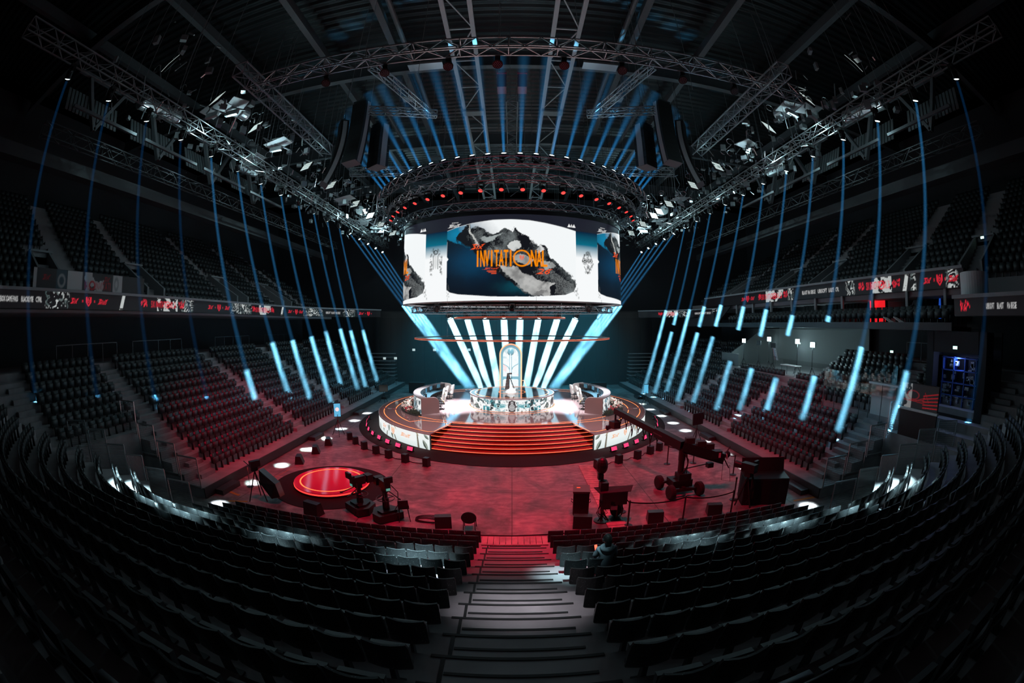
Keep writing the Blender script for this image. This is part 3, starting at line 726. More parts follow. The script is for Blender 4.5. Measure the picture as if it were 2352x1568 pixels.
# ---------------------------------------------------------------- player pods, desks, chairs, flowers
PODC = 34.4; PO = 7.95; PI_ = 7.45; PH2 = 1.2; PA = R(34)
POD_IN = mat('dark_blue_lining', (.012, .018, .024), .35)
PLIN = mat('brown_satin_panel', (.20, .125, .125), .22, .2)
def chair(label, loc, rz):
    t = thing('gaming_chair', label, 'chair', loc, rz, 'player chairs in the pods')
    st = MB()
    for i in range(5): a = 2 * pi * i / 5; st.bar((0, 0, .09), (.30 * cos(a), .30 * sin(a), .05), .045, .035); st.ball((.31 * cos(a), .31 * sin(a), .035), .035, 6, 5)
    st.lathe([(.03, .08), (.03, .42)], 8); st.build('star_base', BLK2, t)
    MB().box(0, 0, .47, .50, .50, .11).box(0, .19, .53, .40, .12, .05).build('seat', BLK2, t)
    cream = mat('white_chair_leather', (.70, .70, .68), .4)
    b = MB(); vs = []
    prof = [(.50, .19), (.62, .23), (.82, .22), (1.05, .25), (1.22, .21), (1.34, .13)]
    for dy in (0, .09):
        for z, w in prof:
            for s in (-1, 0, 1): vs.append((s * w, -.22 - (z - .5) * .22 - dy + (.05 if s else 0), z))
    n = 3; m = len(prof); fs = []
    for q in range(2):
        for j in range(m - 1):
            for i in range(2): a = q * 18 + j * 3 + i; f = (a, a + 1, a + 4, a + 3); fs.append(f if q == 0 else f[::-1])
    rim = [0, 1, 2] + [j * 3 + 2 for j in range(1, m)] + [16, 15] + [j * 3 for j in range(m - 2, 0, -1)]
    for a, c in zip(rim, rim[1:] + rim[:1]): fs.append((a, a + 18, c + 18, c))
    b.add(vs, fs); bk = b.build('backrest', cream, t)
    for yy, zz, w in ((-.20, .62, .34), (-.36, 1.18, .22)): MB().box(0, yy, zz, w, .06, .13).build('cushion', mat('tan_pad', (.42, .30, .16), .6), t)
    for s in (-1, 1): MB().bar((s * .27, .02, .48), (s * .27, .02, .68), .04).box(s * .27, .03, .69, .07, .26, .03).build('armrest', BLK2, t)
    return t
for s, side in ((-1, 'left'), (1, 'right')):
    A0, A1 = s * (pi / 2 - PA), s * (pi / 2 + PA)
    pod = thing('player_pod', 'curved white and mauve player booth with a picture wall on the %s of the stage' % side, 'booth', (0, 0, 0), group='player booths')
    MB().arc_wall((0, PODC), PI_, PO, DZ, DZ + PH2 - .06, A0, A1, 40).build('pod_wall', POD_IN, pod)
    MB().arc_wall((0, PODC), PI_ - .02, PO + .03, DZ + PH2 - .06, DZ + PH2, A0, A1, 40).build('pod_rim', RIM, pod)
    W = PO * 2 * PA; cv = Cv(W, PH2 - .10, .03, (.90, .93, .94)); n1 = cv.noise(1.2, 11 + s); n2 = cv.noise(4.5, 15 + s); n3 = cv.noise(2.2, 19)
    cv.put((n1 > .52) * 1.0, (.05, .11, .14), .9); cv.put((n2 > .60) * 1.0, (.015, .02, .025), .92); cv.put((n3 < .36) * 1.0, (.04, .22, .30), .7); cv.put((n2 < .33) * 1.0, (.95, .96, .97), .9)
    uo = W * (.30 if s < 0 else .30); spiky(cv, 'Six', uo - .1, uo + .5, .45, .95, (1, .16, .01)); spiky(cv, '26', uo, uo + .45, .2, .42, (1, .16, .01))
    if s < 0: fn = lambda U, V: ((PO + .012) * np.sin(-(pi / 2 + PA) + U / PO), PODC - (PO + .012) * np.cos(-(pi / 2 + PA) + U / PO), DZ + .03 + V)
    else: fn = lambda U, V: ((PO + .012) * np.sin(pi / 2 - PA + U / PO), PODC - (PO + .012) * np.cos(pi / 2 - PA + U / PO), DZ + .03 + V)
    cv.mesh('pod_screen', fn, WRAP, pod)
    for e, a in ((0, A0), (1, A1)):                      # D-shaped end panels, rounded on the inner top
        d = Vector((sin(a), -cos(a), 0)); c = Vector((0, PODC, DZ)); L = 1.42
        prof = [(0, 0), (0, PH2), (-L + .45, PH2)] + [(-L + .45 - .45 * sin(t), PH2 - .45 + .45 * cos(t)) for t in np.linspace(.2, pi / 2, 7)] + [(-L, 0)]
        pts = [c + d * (PO + u) + Vector((0, 0, v)) for u, v in prof]
        MB().plate(pts if (s < 0) != (e == 0) else pts[::-1], .10).build('end_panel', PLIN if e == 0 else WHITEP, pod)
        MB().tube([p + Vector((0, 0, .0)) for p in pts[1:]], .035, 6).build('panel_edge', RIM if e == 0 else mat('white_satin_edge', (.8, .8, .8), .3), pod)
    cvn = 0
    # desk with monitors
    dk = thing('player_desk', 'curved dark desk inside the %s player booth' % side, 'desk', (0, 0, 0), group='player desks')
    MB().arc_wall((0, PODC), 6.65, 7.42, DZ + .71, DZ + .75, s * (pi / 2 - R(29)), s * (pi / 2 + R(29)), 24).build('desk_top', mat('blue_black_laminate', (.03, .06, .08), .3), dk)
    for i in range(6):
        a = s * (pi / 2 - R(28) + R(56) * i / 5); MB().bar(sp(6.9, a, DZ + .01, PODC), sp(6.9, a, DZ + .71, PODC), .06).bar(sp(6.75, a, DZ + .03, PODC), sp(7.35, a, DZ + .03, PODC), .06).build('leg', BLK2, dk)
    for i in range(5):
        a = s * (pi / 2 - R(23) + R(46) * i / 4); x, y, z = sp(7.12, a, DZ + .755, PODC)
        t = thing('monitor', 'black desk monitor, %s from the front end of the %s booth' % (nth(i + 1), side), 'monitor', (x, y, z), a, 'player monitors')
        MB().box(0, 0, .36, .58, .035, .35).build('housing', BLK2, t); MB().box(0, .022, .36, .55, .01, .32).build('display', mat('dim_blue_display', (.01, .03, .05), .25, 0, .35, (.03, .25, .4)), t)
        MB().bar((0, -.02, .36), (0, -.06, .02), .05).box(0, -.02, .01, .26, .2, .02).build('stand', BLK2, t)
        x, y, z = sp(5.95, a, DZ, PODC); chair('white and black high-backed player chair, %s from the front end of the %s booth' % (nth(i + 1), side), (x, y, z), a + pi)
    # flower bed: crescent of soil with pale, red and dark flowers
    fb = thing('flower_bed', 'crescent bed of pale and red flowers along the %s booth' % side, 'flower bed', (0, 0, 0), group='stage flower beds')
    a0, a1 = R(53), R(102)
    def wid(t): return (.08 + .85 * sin(pi * min(1, .12 + t * .88)) ** .8)
    MBs = MB(); ins = []; out = []
    for i in range(31):
        t = i / 30; a = s * (a0 + (a1 - a0) * t); ins.append(sp(8.12, a, None, PODC)); out.append(sp(8.12 + wid(t) * .95, a, None, PODC))
    MBs.prism((ins + out[::-1])[::s], DZ + .003, DZ + .10).build('soil', mat('dark_soil', (.012, .011, .011), .9), fb)
    F = {n: MB() for n in ('foliage', 'pale_blossoms', 'red_blossoms')}; rr = random.Random(5 + s)
    for i in range(620):
        t = rr.random(); u = rr.random(); a = s * (a0 + (a1 - a0) * t); x, y, _ = sp(8.16 + u * wid(t) * .85, a, 0, PODC); h = DZ + .10
        k = 'foliage' if rr.random() < .5 or (t < .14) else ('red_blossoms' if (t < .26 and s > 0) or (.18 < t < .24 and s < 0) or rr.random() < .07 else 'pale_blossoms')
        hh = .10 + .22 * rr.random()
        if k == 'foliage':
            for _ in range(3): b = rr.random() * 6.3; F[k].plate([(x, y, h - .03), (x + .03 * cos(b), y + .03 * sin(b), h + hh * .6), (x + .10 * cos(b), y + .10 * sin(b), h + hh)], .006)
        else:
            F[k].bar((x, y, h - .03), (x, y, h + hh), .008); F[k].ball((x, y, h + hh), .035 + .03 * rr.random(), 6, 4, (1, 1, .7))
    F['foliage'].build('foliage', mat('dark_foliage', (.02, .03, .02), .7), fb)['kind'] = 'stuff'
    F['pale_blossoms'].build('blossoms', mat('pale_petals', (.62, .52, .46), .6), fb)['kind'] = 'stuff'
    F['red_blossoms'].build('blossoms', mat('red_petals', (.45, .02, .04), .6), fb)['kind'] = 'stuff'
# small gear at the back of the stage
for s in (-1, 1):
    t = thing('flight_case', 'black equipment case behind the stage on the %s' % ('left' if s < 0 else 'right'), 'case', (s * 9.6 - (0 if s > 0 else 1), 46.5, 0)); MB().box(0, 0, .62, 1.8, .8, 1.1).build('body', BLK2, t); MB().box(0, 0, 1.19, 1.82, .82, .05).build('lid', DSTEEL, t)
    for i in range(4): MB().ball((-.7 + 1.4 * (i % 2), -.3 + .6 * (i // 2), .05), .05, 8, 6).build('caster', RUBBER, t)
# ---------------------------------------------------------------- hanging screen
EA, EB, EC = 8.8, 5.2, 34.0; EZ0, EZ1 = 9.17, 15.2
_t = np.linspace(-pi, pi, 8001); _x, _y = EA * np.sin(_t), EC - EB * np.cos(_t)
_s = np.concatenate([[0], np.cumsum(np.hypot(np.diff(_x), np.diff(_y)))]); CIRC = _s[-1]; _s -= _s[4000]
def ell_t(s): return np.interp((s + CIRC / 2) % CIRC - CIRC / 2, _s, _t)
def ep(t, d=0, z=None):
    n = hypot(sin(t) / EA, cos(t) / EB); p = (EA * sin(t) + d * sin(t) / EA / n, EC - EB * cos(t) - d * cos(t) / EB / n)
    return p if z is None else (*p, z)
P_ = CIRC / 4; HS = EZ1 - EZ0
cv = Cv(P_, HS, .035, (.93, .95, .96)); X, Z = cv.X, cv.Y + EZ0; Y0 = EZ0
NAVY = np.array((.004, .018, .040)); TEALB = np.array((.0, .12, .22)); K0 = (.006, .007, .010)
n1, n2, n3 = cv.noise(.9, 21, 5), cv.noise(5, 22, 2), cv.noise(12, 23, 2)
pan = [(-.02, 9.98 - Y0), (.25, 9.78 - Y0), (.9, 9.63 - Y0), (3.3, 9.44 - Y0), (6.1, 9.43 - Y0), (8.4, 9.6 - Y0), (9.05, 9.85 - Y0), (9.22, 10.2 - Y0), (9.25, 14.18 - Y0), (8.3, 14.38 - Y0), (7, 14.6 - Y0), (5.9, 14.75 - Y0), (4.6, 14.81 - Y0), (3.3, 14.78 - Y0), (1.9, 14.62 - Y0), (.8, 14.42 - Y0), (-.02, 14.2 - Y0), (.0, 12.3 - Y0), (.12, 12.14 - Y0), (-.0, 12.0 - Y0)]
PM = cv.polymask(pan)
# picture: dark blue sky fading to white, a rumpled dark cloth ridge across it
f = np.clip((X - 1.7 + (Z - 13.0) * .7) / 2.8, 0, 1)[..., None]; gl = np.exp(-((X - 1.0) ** 2 / 2.2 + (Z - 13.9) ** 2 / .8))[..., None]
bg = NAVY * (1 - f) + np.array((.90, .93, .94)) * f + TEALB * gl * (1 - f) * 1.6
pic = Cv(P_, HS, .035); pic.c = bg
S = lambda L: [(u, z - Y0) for u, z in L]
low = S([(-.04, 13.6), (.68, 13.30), (1.61, 12.8), (3.35, 11.28), (5.32, 9.88), (6.3, 9.40), (3.36, 9.38), (.9, 9.5), (-.1, 9.5)])
m = pic.polymask(low); g2 = np.exp(-((X - 2.0) ** 2 / 3 + (Z - 11.9) ** 2 / 1.2))[..., None]; pic.c = pic.c * (1 - m[..., None]) + (np.array((.003, .007, .014)) + np.array((0, .035, .085)) * g2 + np.array((0, .05, .07)) * np.exp(-((X - 5) ** 2 / 1.2 + (Z - 10.1) ** 2 / .15))[..., None]) * m[..., None]
mount = S([(.68, 13.49), (1.16, 14.24), (1.58, 14.63), (1.8, 14.3), (2.32, 14.32), (2.94, 13.93), (3.34, 13.76), (3.94, 14.01), (4.24, 14.21), (4.63, 13.9), (4.98, 14.1), (5.23, 13.69), (5.82, 13.6), (5.94, 13.14), (6.32, 12.9), (6.72, 13.01), (7.03, 12.67), (7.33, 12.12), (8.06, 11.54), (8.81, 10.87), (9.26, 10.28), (9.03, 9.6), (6.1, 9.40), (5.32, 9.88), (4.14, 10.67), (3.35, 11.28), (2.34, 12.21), (1.61, 12.96), (.96, 13.31)])
m = pic.polymask(mount); weave = (.5 + .5 * np.sin(X * 42 + Z * 9)) * (.5 + .5 * np.sin(Z * 42 - X * 9)); tone = np.clip(.55 * (n1 - .42) * 2.2, 0, 1)
cl = np.array(K0) + (np.clip(n1 - .52, 0, 1) * .7 + weave * np.clip(n1 - .45, 0, 1) * .35)[..., None] * np.array((.75, .85, .86))
pic.c = pic.c * (1 - m[..., None]) + cl * m[..., None]
rim = np.clip(pic.polymask([(u + .16 * cos(i), v + .10 * sin(2 * i)) for i, (u, v) in enumerate(mount)]) - m, 0, 1) * (n2 > .42); pic.put(rim, K0, .7)
for L, c, a in (([(1.54, 14.58), (1.78, 14.2), (2.13, 13.29), (2.46, 12.84), (2.02, 13.14), (1.7, 13.94)], (.55, .56, .54), .95), ([(2.38, 13.49), (3.34, 13.66), (3.94, 13.75), (2.94, 13.1), (2.64, 13.22)], (.42, .47, .47), .8),
                ([(4.34, 12.85), (4.6, 13.2), (5.13, 13.26), (5.34, 12.86), (4.83, 12.47)], (.66, .68, .67), .95), ([(3.65, 11.62), (4.83, 11.46), (5.81, 10.83), (6.9, 10.45), (7.63, 10.37), (7.3, 9.9), (7.01, 9.51), (6.01, 9.49), (5.22, 10.13), (4.24, 10.97)], (.50, .50, .49), .95),
                ([(6.22, 12.64), (6.52, 13.01), (6.84, 12.61), (6.54, 12.27)], (.75, .77, .77), .9), ([(2.74, 13.27), (3.45, 12.78), (3.94, 12.17), (4.83, 11.66), (5.91, 11.57), (6.61, 11.09), (5.81, 11.07), (4.63, 11.56), (3.65, 12.07)], K0, .92),
                ([(4.7, 12.2), (5.6, 12.3), (6.2, 11.9), (5.7, 11.6), (5.0, 11.8)], (.45, .47, .46), .8), ([(6.6, 12.0), (7.5, 11.75), (7.7, 11.45), (6.9, 11.3)], (.5, .52, .51), .7), ([(5.9, 9.5), (6.6, 9.5), (7.1, 9.95), (6.4, 9.8)], (.10, .10, .10), .8)):
    q = pic.polymask(S(L)); pic.put(q * np.clip(.35 + 1.5 * (cv.noise(1.6, 91, 3) - .15), 0, 1), c, a)
for i in range(26): u = 7.2 + i * .08; pic.line((u, 11.4 - Y0 - .6 * (u - 7.2)), (u + .5, 9.7 - Y0), .02, (.45, .48, .48), .55)
wx = ((cv.noise(2.2, 31, 4) - .5) * .42 + (cv.noise(9, 33, 2) - .5) * .10); wy = ((cv.noise(2.0, 32, 4) - .5) * .4 + (cv.noise(8, 34, 2) - .5) * .12)
jj = np.clip((cv.Y + wy) / HS * (cv.ny - 1), 0, cv.ny - 1).astype(int); ii = np.clip((X + wx) / P_ * (cv.nx - 1), 0, cv.nx - 1).astype(int); pic.c = pic.c[jj, ii]
hat = (np.sin(X * 70 + n1 * 30) > .55) & (pic.c.max(-1) < .2) & (X > 1.2) & (n2 > .5) & (n1 > .46); pic.put(hat * m * 1.0, (.20, .23, .23), .4)
cv.c = cv.c * (1 - PM[..., None]) + pic.c * PM[..., None]
# plain strip between pictures: navy at the top, fading to white, with an ornament
sm = ((X > 9.27)).astype(float) * np.clip((Z - 12.3) / .95, 0, 1) ** .8; st = np.clip((Z - 13.0) / 1.2, 0, 1)[..., None]
cv.c = cv.c * (1 - sm[..., None]) + (np.array((.0, .17, .27)) * (1 - st) + np.array((.0, .012, .040)) * st) * sm[..., None]
def ornament(u, z, w, h, kind):
    rr = random.Random(kind); G = (.03, .035, .035)
    for s in (-1, 1):
        for i in range(46):
            a = rr.random() * w * .5; b = (rr.random() - .5) * h; k = (1 - abs(b) / h * 1.3)
            if kind == 2: k = 1.0 if b < .25 * h else .8; a = .30 * w + rr.random() * .2 * w if b < .2 * h else a
            a *= k; r = .02 + .035 * rr.random(); cv.ell(u + s * a, z + b - Y0, r, r * 1.5, G, .75, .55)
            cv.line((u + s * a, z + b - Y0), (u + s * (a - .08), z + b - Y0 + .12 * (rr.random() - .3)), .02, G, .7)
        if kind == 1: cv.ell(u + s * .24, z + .12 - Y0, .22, .15, G, .9, .72); cv.ell(u + s * .24, z + .12 - Y0, .07, .07, (.02, .03, .03)); cv.line((u, z + .8 - Y0), (u + s * .42, z + .25 - Y0), .03, G); cv.line((u, z - .85 - Y0), (u + s * .3, z - .3 - Y0), .04, G)
        else: cv.line((u + s * .2, z - .55 - Y0), (u + s * .2, z + .45 - Y0), .07, (.25, .27, .27)); cv.ell(u, z + .68 - Y0, .2, .17, G, .8, .7)
    if kind == 2: cv.ell(u, z - .02 - Y0, .15, .5, (.62, .64, .64), .7)
ornament(10.22, 12.0, 1.1, 1.55, 1)
for u0 in (9.2, -.05):
    for i in range(30): a, b = random.random(), random.random(); cv.ell(u0 + (a - .5) * .5, 10.0 - Y0 + (b - .45) * .9 + (a - .5) * (-.5), .035, .05, (.08, .09, .09), .8, .5)
# black band above with small marks
bm_ = np.clip((Z - np.interp(X, [0, .8, 1.9, 3.3, 4.6, 5.9, 7, 8.3, 9.25, 11.2], [14.2, 14.42, 14.62, 14.78, 14.81, 14.75, 14.6, 14.38, 14.18, 14.2])) / .04, 0, 1); cv.put(bm_, (.012, .013, .022), 1)
Wt = (.9, .9, .9); spiky(cv, 'Finals', .18, .92, 14.42 - Y0, 14.66 - Y0, Wt); cv.text('RAINBOW SIX', .35, .85, 14.72 - Y0, 14.80 - Y0, Wt)
for i in (-1, 0, 1): cv.poly([(8.95 + i * .19 - .13, 14.45 - Y0), (8.95 + i * .19 + .13, 14.45 - Y0), (8.95 + i * .19, 14.70 - Y0)], Wt if i else (.6, .6, .6))
# lettering over the picture
OC = (1, .27, .0); RC = (1, .10, .02)
spiky(cv, 'Six', 1.95, 2.68, 12.74 - Y0, 13.12 - Y0, RC)
def tall(t, u0, u1):
    n = len(t); w = (u1 - u0) / n
    for i, ch in enumerate(t):
        k = .32 if ch == 'I' else .92; a = u0 + w * (i + .5)
        cv.text(ch, a - w * k / 2, a + w * k / 2, 11.5 - Y0, 12.65 - Y0, OC)
        if ch in 'NVTAL': cv.text(ch, a - w * k / 2 + .03, a + w * k / 2 + .03, 11.5 - Y0, 12.65 - Y0, OC)
tall('INVITATI', 2.14, 4.74); tall('NAL', 5.95, 7.1)
cv.ell(5.34, 12.07 - Y0, .60, .585, OC, 1, .84); shield(cv, 5.34, 12.12 - Y0, .36, RC)
spiky(cv, '26', 6.5, 7.3, 11.0 - Y0, 11.36 - Y0, RC)
spiky(cv, 'Paris, France', 2.85, 3.68, 11.30 - Y0, 11.42 - Y0, RC)
for i, (a, b) in enumerate(((2.95, 3.6), (3.05, 3.6), (3.25, 3.6))): cv.rect(a, b, 11.18 - i * .09 - Y0, 11.22 - i * .09 - Y0, RC)
scr = thing('hanging_screen', 'large round white picture screen lettered INVITATIONAL hanging above the stage', 'screen', (0, 0, 0))
wide = Cv(CIRC, HS, .035); nx = cv.nx - 1; C4 = np.concatenate([cv.c[:, :-1]] * 4 + [cv.c[:, :1]], 1)
# the strip behind the first picture carries the other ornament
src = cv.c.copy(); o2 = Cv(P_, HS, .035); o2.c = cv.c.copy(); old = cv; cv = o2
cv.c[:, :] = old.c; k0 = int((9.6) / P_ * nx); cv.rect(9.62, 10.9, 11.1 - Y0, 13.0 - Y0, (.93, .95, .96)); g = np.clip((Z - 12.2) / 2.2, 0, 1); q = ((X > 9.6) & (X < 10.92) & (Z > 11.1) & (Z < 13.05))
cv.c[q] = old.c[:, int(9.4 / P_ * nx)][:, None].repeat(X.shape[1], 1)[q]; ornament(10.22, 12.05, 1.1, 1.9, 2); alt = cv.c; cv = old
C4[:, 3 * nx:4 * nx] = alt[:, :-1]
def scr_map(U, V):
    t = ell_t(U - 4.67); return EA * np.sin(t), EC - EB * np.cos(t), EZ0 + V
Wd = Cv(CIRC, HS, CIRC / (4 * nx)); Wd.nx = 4 * nx + 1; Wd.ny = cv.ny; Wd.X, Wd.Y = np.meshgrid(np.linspace(0, CIRC, Wd.nx), np.linspace(0, HS, Wd.ny)); Wd.c = C4
Wd.mesh('picture_face', scr_map, SCREEN, scr)
T_ = np.linspace(-pi, pi, 121)
def ell_band(d0, d1, z0, z1):
    vs = []
    for t in T_[:-1]: vs += [ep(t, d0, z0), ep(t, d1, z0), ep(t, d1, z1), ep(t, d0, z1)]
    n = 120; return MB().add(vs, [(4 * i + k, 4 * ((i + 1) % n) + k, 4 * ((i + 1) % n) + (k + 1) % 4, 4 * i + (k + 1) % 4) for i in range(n) for k in range(4)])
ell_band(-.35, -.04, EZ0 + .05, EZ1).build('housing', BLK, scr)
ell_band(-.36, .03, EZ0 - .06, EZ0).build('bottom_lip', WHITEP, scr)
ell_band(-.36, .05, EZ1, EZ1 + .32).build('top_lip', BLK, scr)
def ell_truss(mb, d, z, w, h, n, r=.03):
    cs = [(-w / 2, -h / 2), (w / 2, -h / 2), (w / 2, h / 2), (-w / 2, h / 2)]; Pq = lambda i, c: Vector(ep(-pi + 2 * pi * i / n, d + c[0], z + c[1]))
    for c in cs: mb.tube([Pq(i, c) for i in range(n)], r, 4, True)
    for i in range(n):
        for j in range(4):
            a, b = cs[j], cs[(j + 1) % 4]
            if (i + j) % 2: a, b = b, a
            mb.bar(Pq(i, a), Pq(i + 1, b), r * 1.2)
    return mb
tag(ell_truss(MB(), -.25, 15.95, .55, .55, 76).build('ring_truss', ALU), 'oval lattice truss carrying the hanging screen', 'truss', 'ring trusses')
tag(ell_truss(MB(), -.9, 8.72, .4, .4, 76).build('ring_truss', ALU), 'oval lattice truss showing under the lower edge of the hanging screen', 'truss', 'ring trusses')
# ---------------------------------------------------------------- led ribbons
def ribbon(name, label, P, z0, h, items, rev, seed):
    seg = [hypot(c - a, d - b) for (a, b), (c, d) in zip(P, P[1:])]; W = sum(seg); acc = np.concatenate([[0], np.cumsum(seg)])
    cv = Cv(W, h, .042, (.005, .004, .005)); n1, n2 = cv.noise(.9, seed, 4), cv.noise(3.2, seed + 1, 3)
    for kind, u0, u1 in items:
        if rev: u0, u1 = W - u0, W - u1
        u0, u1 = min(u0, u1), max(u0, u1); w = u1 - u0; c = (u0 + u1) / 2
        if kind == 'swirl':
            q = (np.abs(cv.X - c) < w / 2) & (np.abs(((n1 * 9 + cv.X * .6) % 1) - .5) < .22); cv.put(q * np.clip(1.25 - np.abs(cv.X - c) / (w / 2), 0, 1), (.62, .66, .65), .95); cv.put(q * (n2 > .55), (.02, .05, .05), .8)
        elif kind == 'stroke': cv.poly([(u0, 0), (u0 + w * .55, 0), (u1, h), (u0 + w * .5, h)], (.62, .66, .65)); cv.put(cv.polymask([(u0, 0), (u1, 0), (u1, h), (u0, h)]) * (n2 > .6), (.02, .02, .02))
        elif kind == 'six': spiky(cv, 'Six', u0, u1, h * .33, h * .66, RED)
        elif kind == 'finals': spiky(cv, 'Finals', u0, u1, h * .33, h * .66, RED)
        elif kind == 'shield': shield(cv, c, h * .5, h * .62, RED); cv.text('x', u0 - .32, u0 - .20, h * .42, h * .58, RED); cv.text('x', u1 + .20, u1 + .32, h * .42, h * .58, RED)
        elif kind == 'blot':
            rr = random.Random(int(u0 * 100))
            for i in range(26): a, b = rr.random() * w, rr.random(); cv.line((u0 + a, h * (.25 + .45 * b)), (u0 + a + .16 * (rr.random() - .3), h * (.25 + .45 * b) + .14), .035, RED)
        elif kind == 'inv':
            cv.put((np.abs(cv.X - c - w * .15) < w * .42) * (n2 > .47) * 1.0, (.62, .66, .65), .9)
            cv.text('SIX INVITATI', u0, u0 + w * .58, h * .25, h * .75, RED); cv.ell(u0 + w * .655, h * .5, h * .28, h * .28, RED, 1, .74); cv.ell(u0 + w * .655, h * .5, h * .1, h * .1, RED); cv.text('NAL 26', u0 + w * .73, u1, h * .25, h * .75, RED)
        else: cv.text(kind, u0, u1, h * .36, h * .64, (.85, .85, .85))
    if rev: cv.c = cv.c[:, ::-1]
    def fn(U, V):
        return np.interp(U, acc, [p[0] for p in P]), np.interp(U, acc, [p[1] for p in P]), z0 + V
    if rev: cv.c = cv.c[:, ::-1]; fn0 = fn; fn = lambda U, V: fn0(W - U, V)
    o = cv.mesh(name, fn, RIBBON); return tag(o, label, 'led ribbon', 'led ribbons on the balcony edges')
y2 = lambda y: y - 4.0
L_IT = [('swirl', 9.3, 11.15), ('swirl', 21.2, 22.6), ('swirl', 27.3, 30.5), ('swirl', 39.4, 42.6), ('swirl', 45.6, 47.6), ('XBOX GAME PASS', 6.0, 7.34), ('BLACKLYTE', 7.6, 8.45), ('CTRL', 8.64, 9.06), ('six', 11.3, 11.76), ('shield', 12.42, 12.85), ('finals', 13.5, 14.1), ('stroke', 15.2, 15.7), ('blot', 17.1, 17.7), ('inv', 18.1, 20.6), ('blot', 20.85, 21.5),
        ('six', 24.4, 24.9), ('shield', 25.5, 25.96), ('finals', 26.6, 27.1), ('blot', 30.5, 31.0), ('inv', 31.1, 33.5), ('blot', 33.6, 34.3), ('stroke', 35.6, 36.1), ('six', 36.9, 37.4), ('shield', 38.0, 38.4), ('finals', 38.8, 39.3), ('UBISOFT  BLAST  R6 SIEGE', 43.0, 45.2), ('six', 48.2, 48.8), ('shield', 49.4, 49.8)]
ribbon('led_ribbon', 'long led ribbon with red and white pictures along the left balcony edge', [(x + .06, y) for x, y in LRIB], 8.62, .82, [(k, a - 4.0 + .4, b - 4.0 + .4) for k, a, b in L_IT], False, 40)
R_IT = [('UBISOFT', 24.3, 23.2), ('BLAST R6 SIEGE', 26.3, 24.6), ('BLACKLYTE', 23.0, 22.4), ('CTRL', 22.2, 21.83), ('swirl', 21.1, 20.1), ('blot', 19.7, 19.2), ('inv', 18.95, 16.7), ('blot', 16.45, 15.8), ('stroke', 15.6, 15.0), ('swirl', 14.9, 14.4), ('six', 13.7, 13.2), ('shield', 12.65, 12.3), ('swirl', 12.0, 11.0), ('finals', 11.7, 11.1), ('finals', 34.3, 33.8), ('shield', 35.2, 34.8), ('six', 36.1, 35.6), ('inv', 32.5, 29.2), ('blot', 33.0, 32.6), ('blot', 29.0, 28.4), ('swirl', 28.3, 27.5)]
ribbon('led_ribbon', 'led ribbon with red lettering along the right balcony edge above the boxes', [(x - .06, y) for x, y in RRIB], 9.68, .94, [(k, a - 10.6, b - 10.6) for k, a, b in R_IT], True, 50)
ribbon('led_ribbon', 'led ribbon lower down on the far right balcony edge beside the screen', [(x - .06, y) for x, y in RLOW], 8.62, .75, [('inv', 9.6, 7.4), ('blot', 10.4, 9.8), ('swirl', 7.2, 5.4), ('UBISOFT BLAST SIEGE', 4.6, 1.6), ('swirl', 1.4, .4)], True, 60)
ribbon('led_ribbon', 'led ribbon with white sponsor names on the nearest right balcony edge', [(x - .06, y) for x, y in RCOR], 8.2, .80, [('blot', 6.9, 6.2), ('UBISOFT', 5.05, 4.5), ('BLAST', 4.3, 3.85), ('R6 SIEGE', 3.6, 3.0)], True, 70)
# printed white panels above the left ribbon, pale curved desk above the near right one
cv = Cv(9.0, .95, .045, (.02, .02, .022)); n2 = cv.noise(1.2, 77)
cv.rect(.0, .25, 0, .95, (.45, .47, .47)); cv.rect(1.7, 2.5, 0, .95, (.03, .07, .09)); cv.rect(2.55, 3.7, 0, .95, (.50, .53, .53)); cv.put(((cv.X > 3.7) & (cv.X < 5.4) & (n2 > .5)) * 1.0, (.5, .52, .52)); cv.rect(6.2, 7.0, 0, .95, (.5, .52, .52)); cv.ell(2.1, .4, .3, .35, (.4, .42, .42), .8, .6); cv.ell(6.5, .45, .2, .4, (.2, .22, .22), .8, .5)
cv.text('INVITATI', 4.75, 6.0, .05, .5, (.55, .01, .02), flip=False); cv.ell(4.5, .28, .26, .26, (.55, .01, .02), 1, .6); cv.text('NAL', 3.9, 4.25, .05, .5, (.55, .01, .02)); spiky(cv, 'Six', 5.5, 5.9, .55, .8, (.55, .01, .02)); spiky(cv, 'Six', .75, 1.2, .4, .65, (.55, .01, .02))
tag(cv.mesh('printed_balustrade', lambda U, V: (0 * U - 21.9 - .0, 8.6 + U, 9.58 + V), PRINT), 'balustrade panels printed in black, white and red above the left ribbon', 'balustrade')
mb = MB(); mb.arc_wall((21.6, 9.6), .9, 1.0, 9.15, 10.25, -pi * .95, -.2, 16)
tag(mb.build('curved_desk', WHITEP), 'pale curved booth wall standing above the near right ribbon', 'booth')
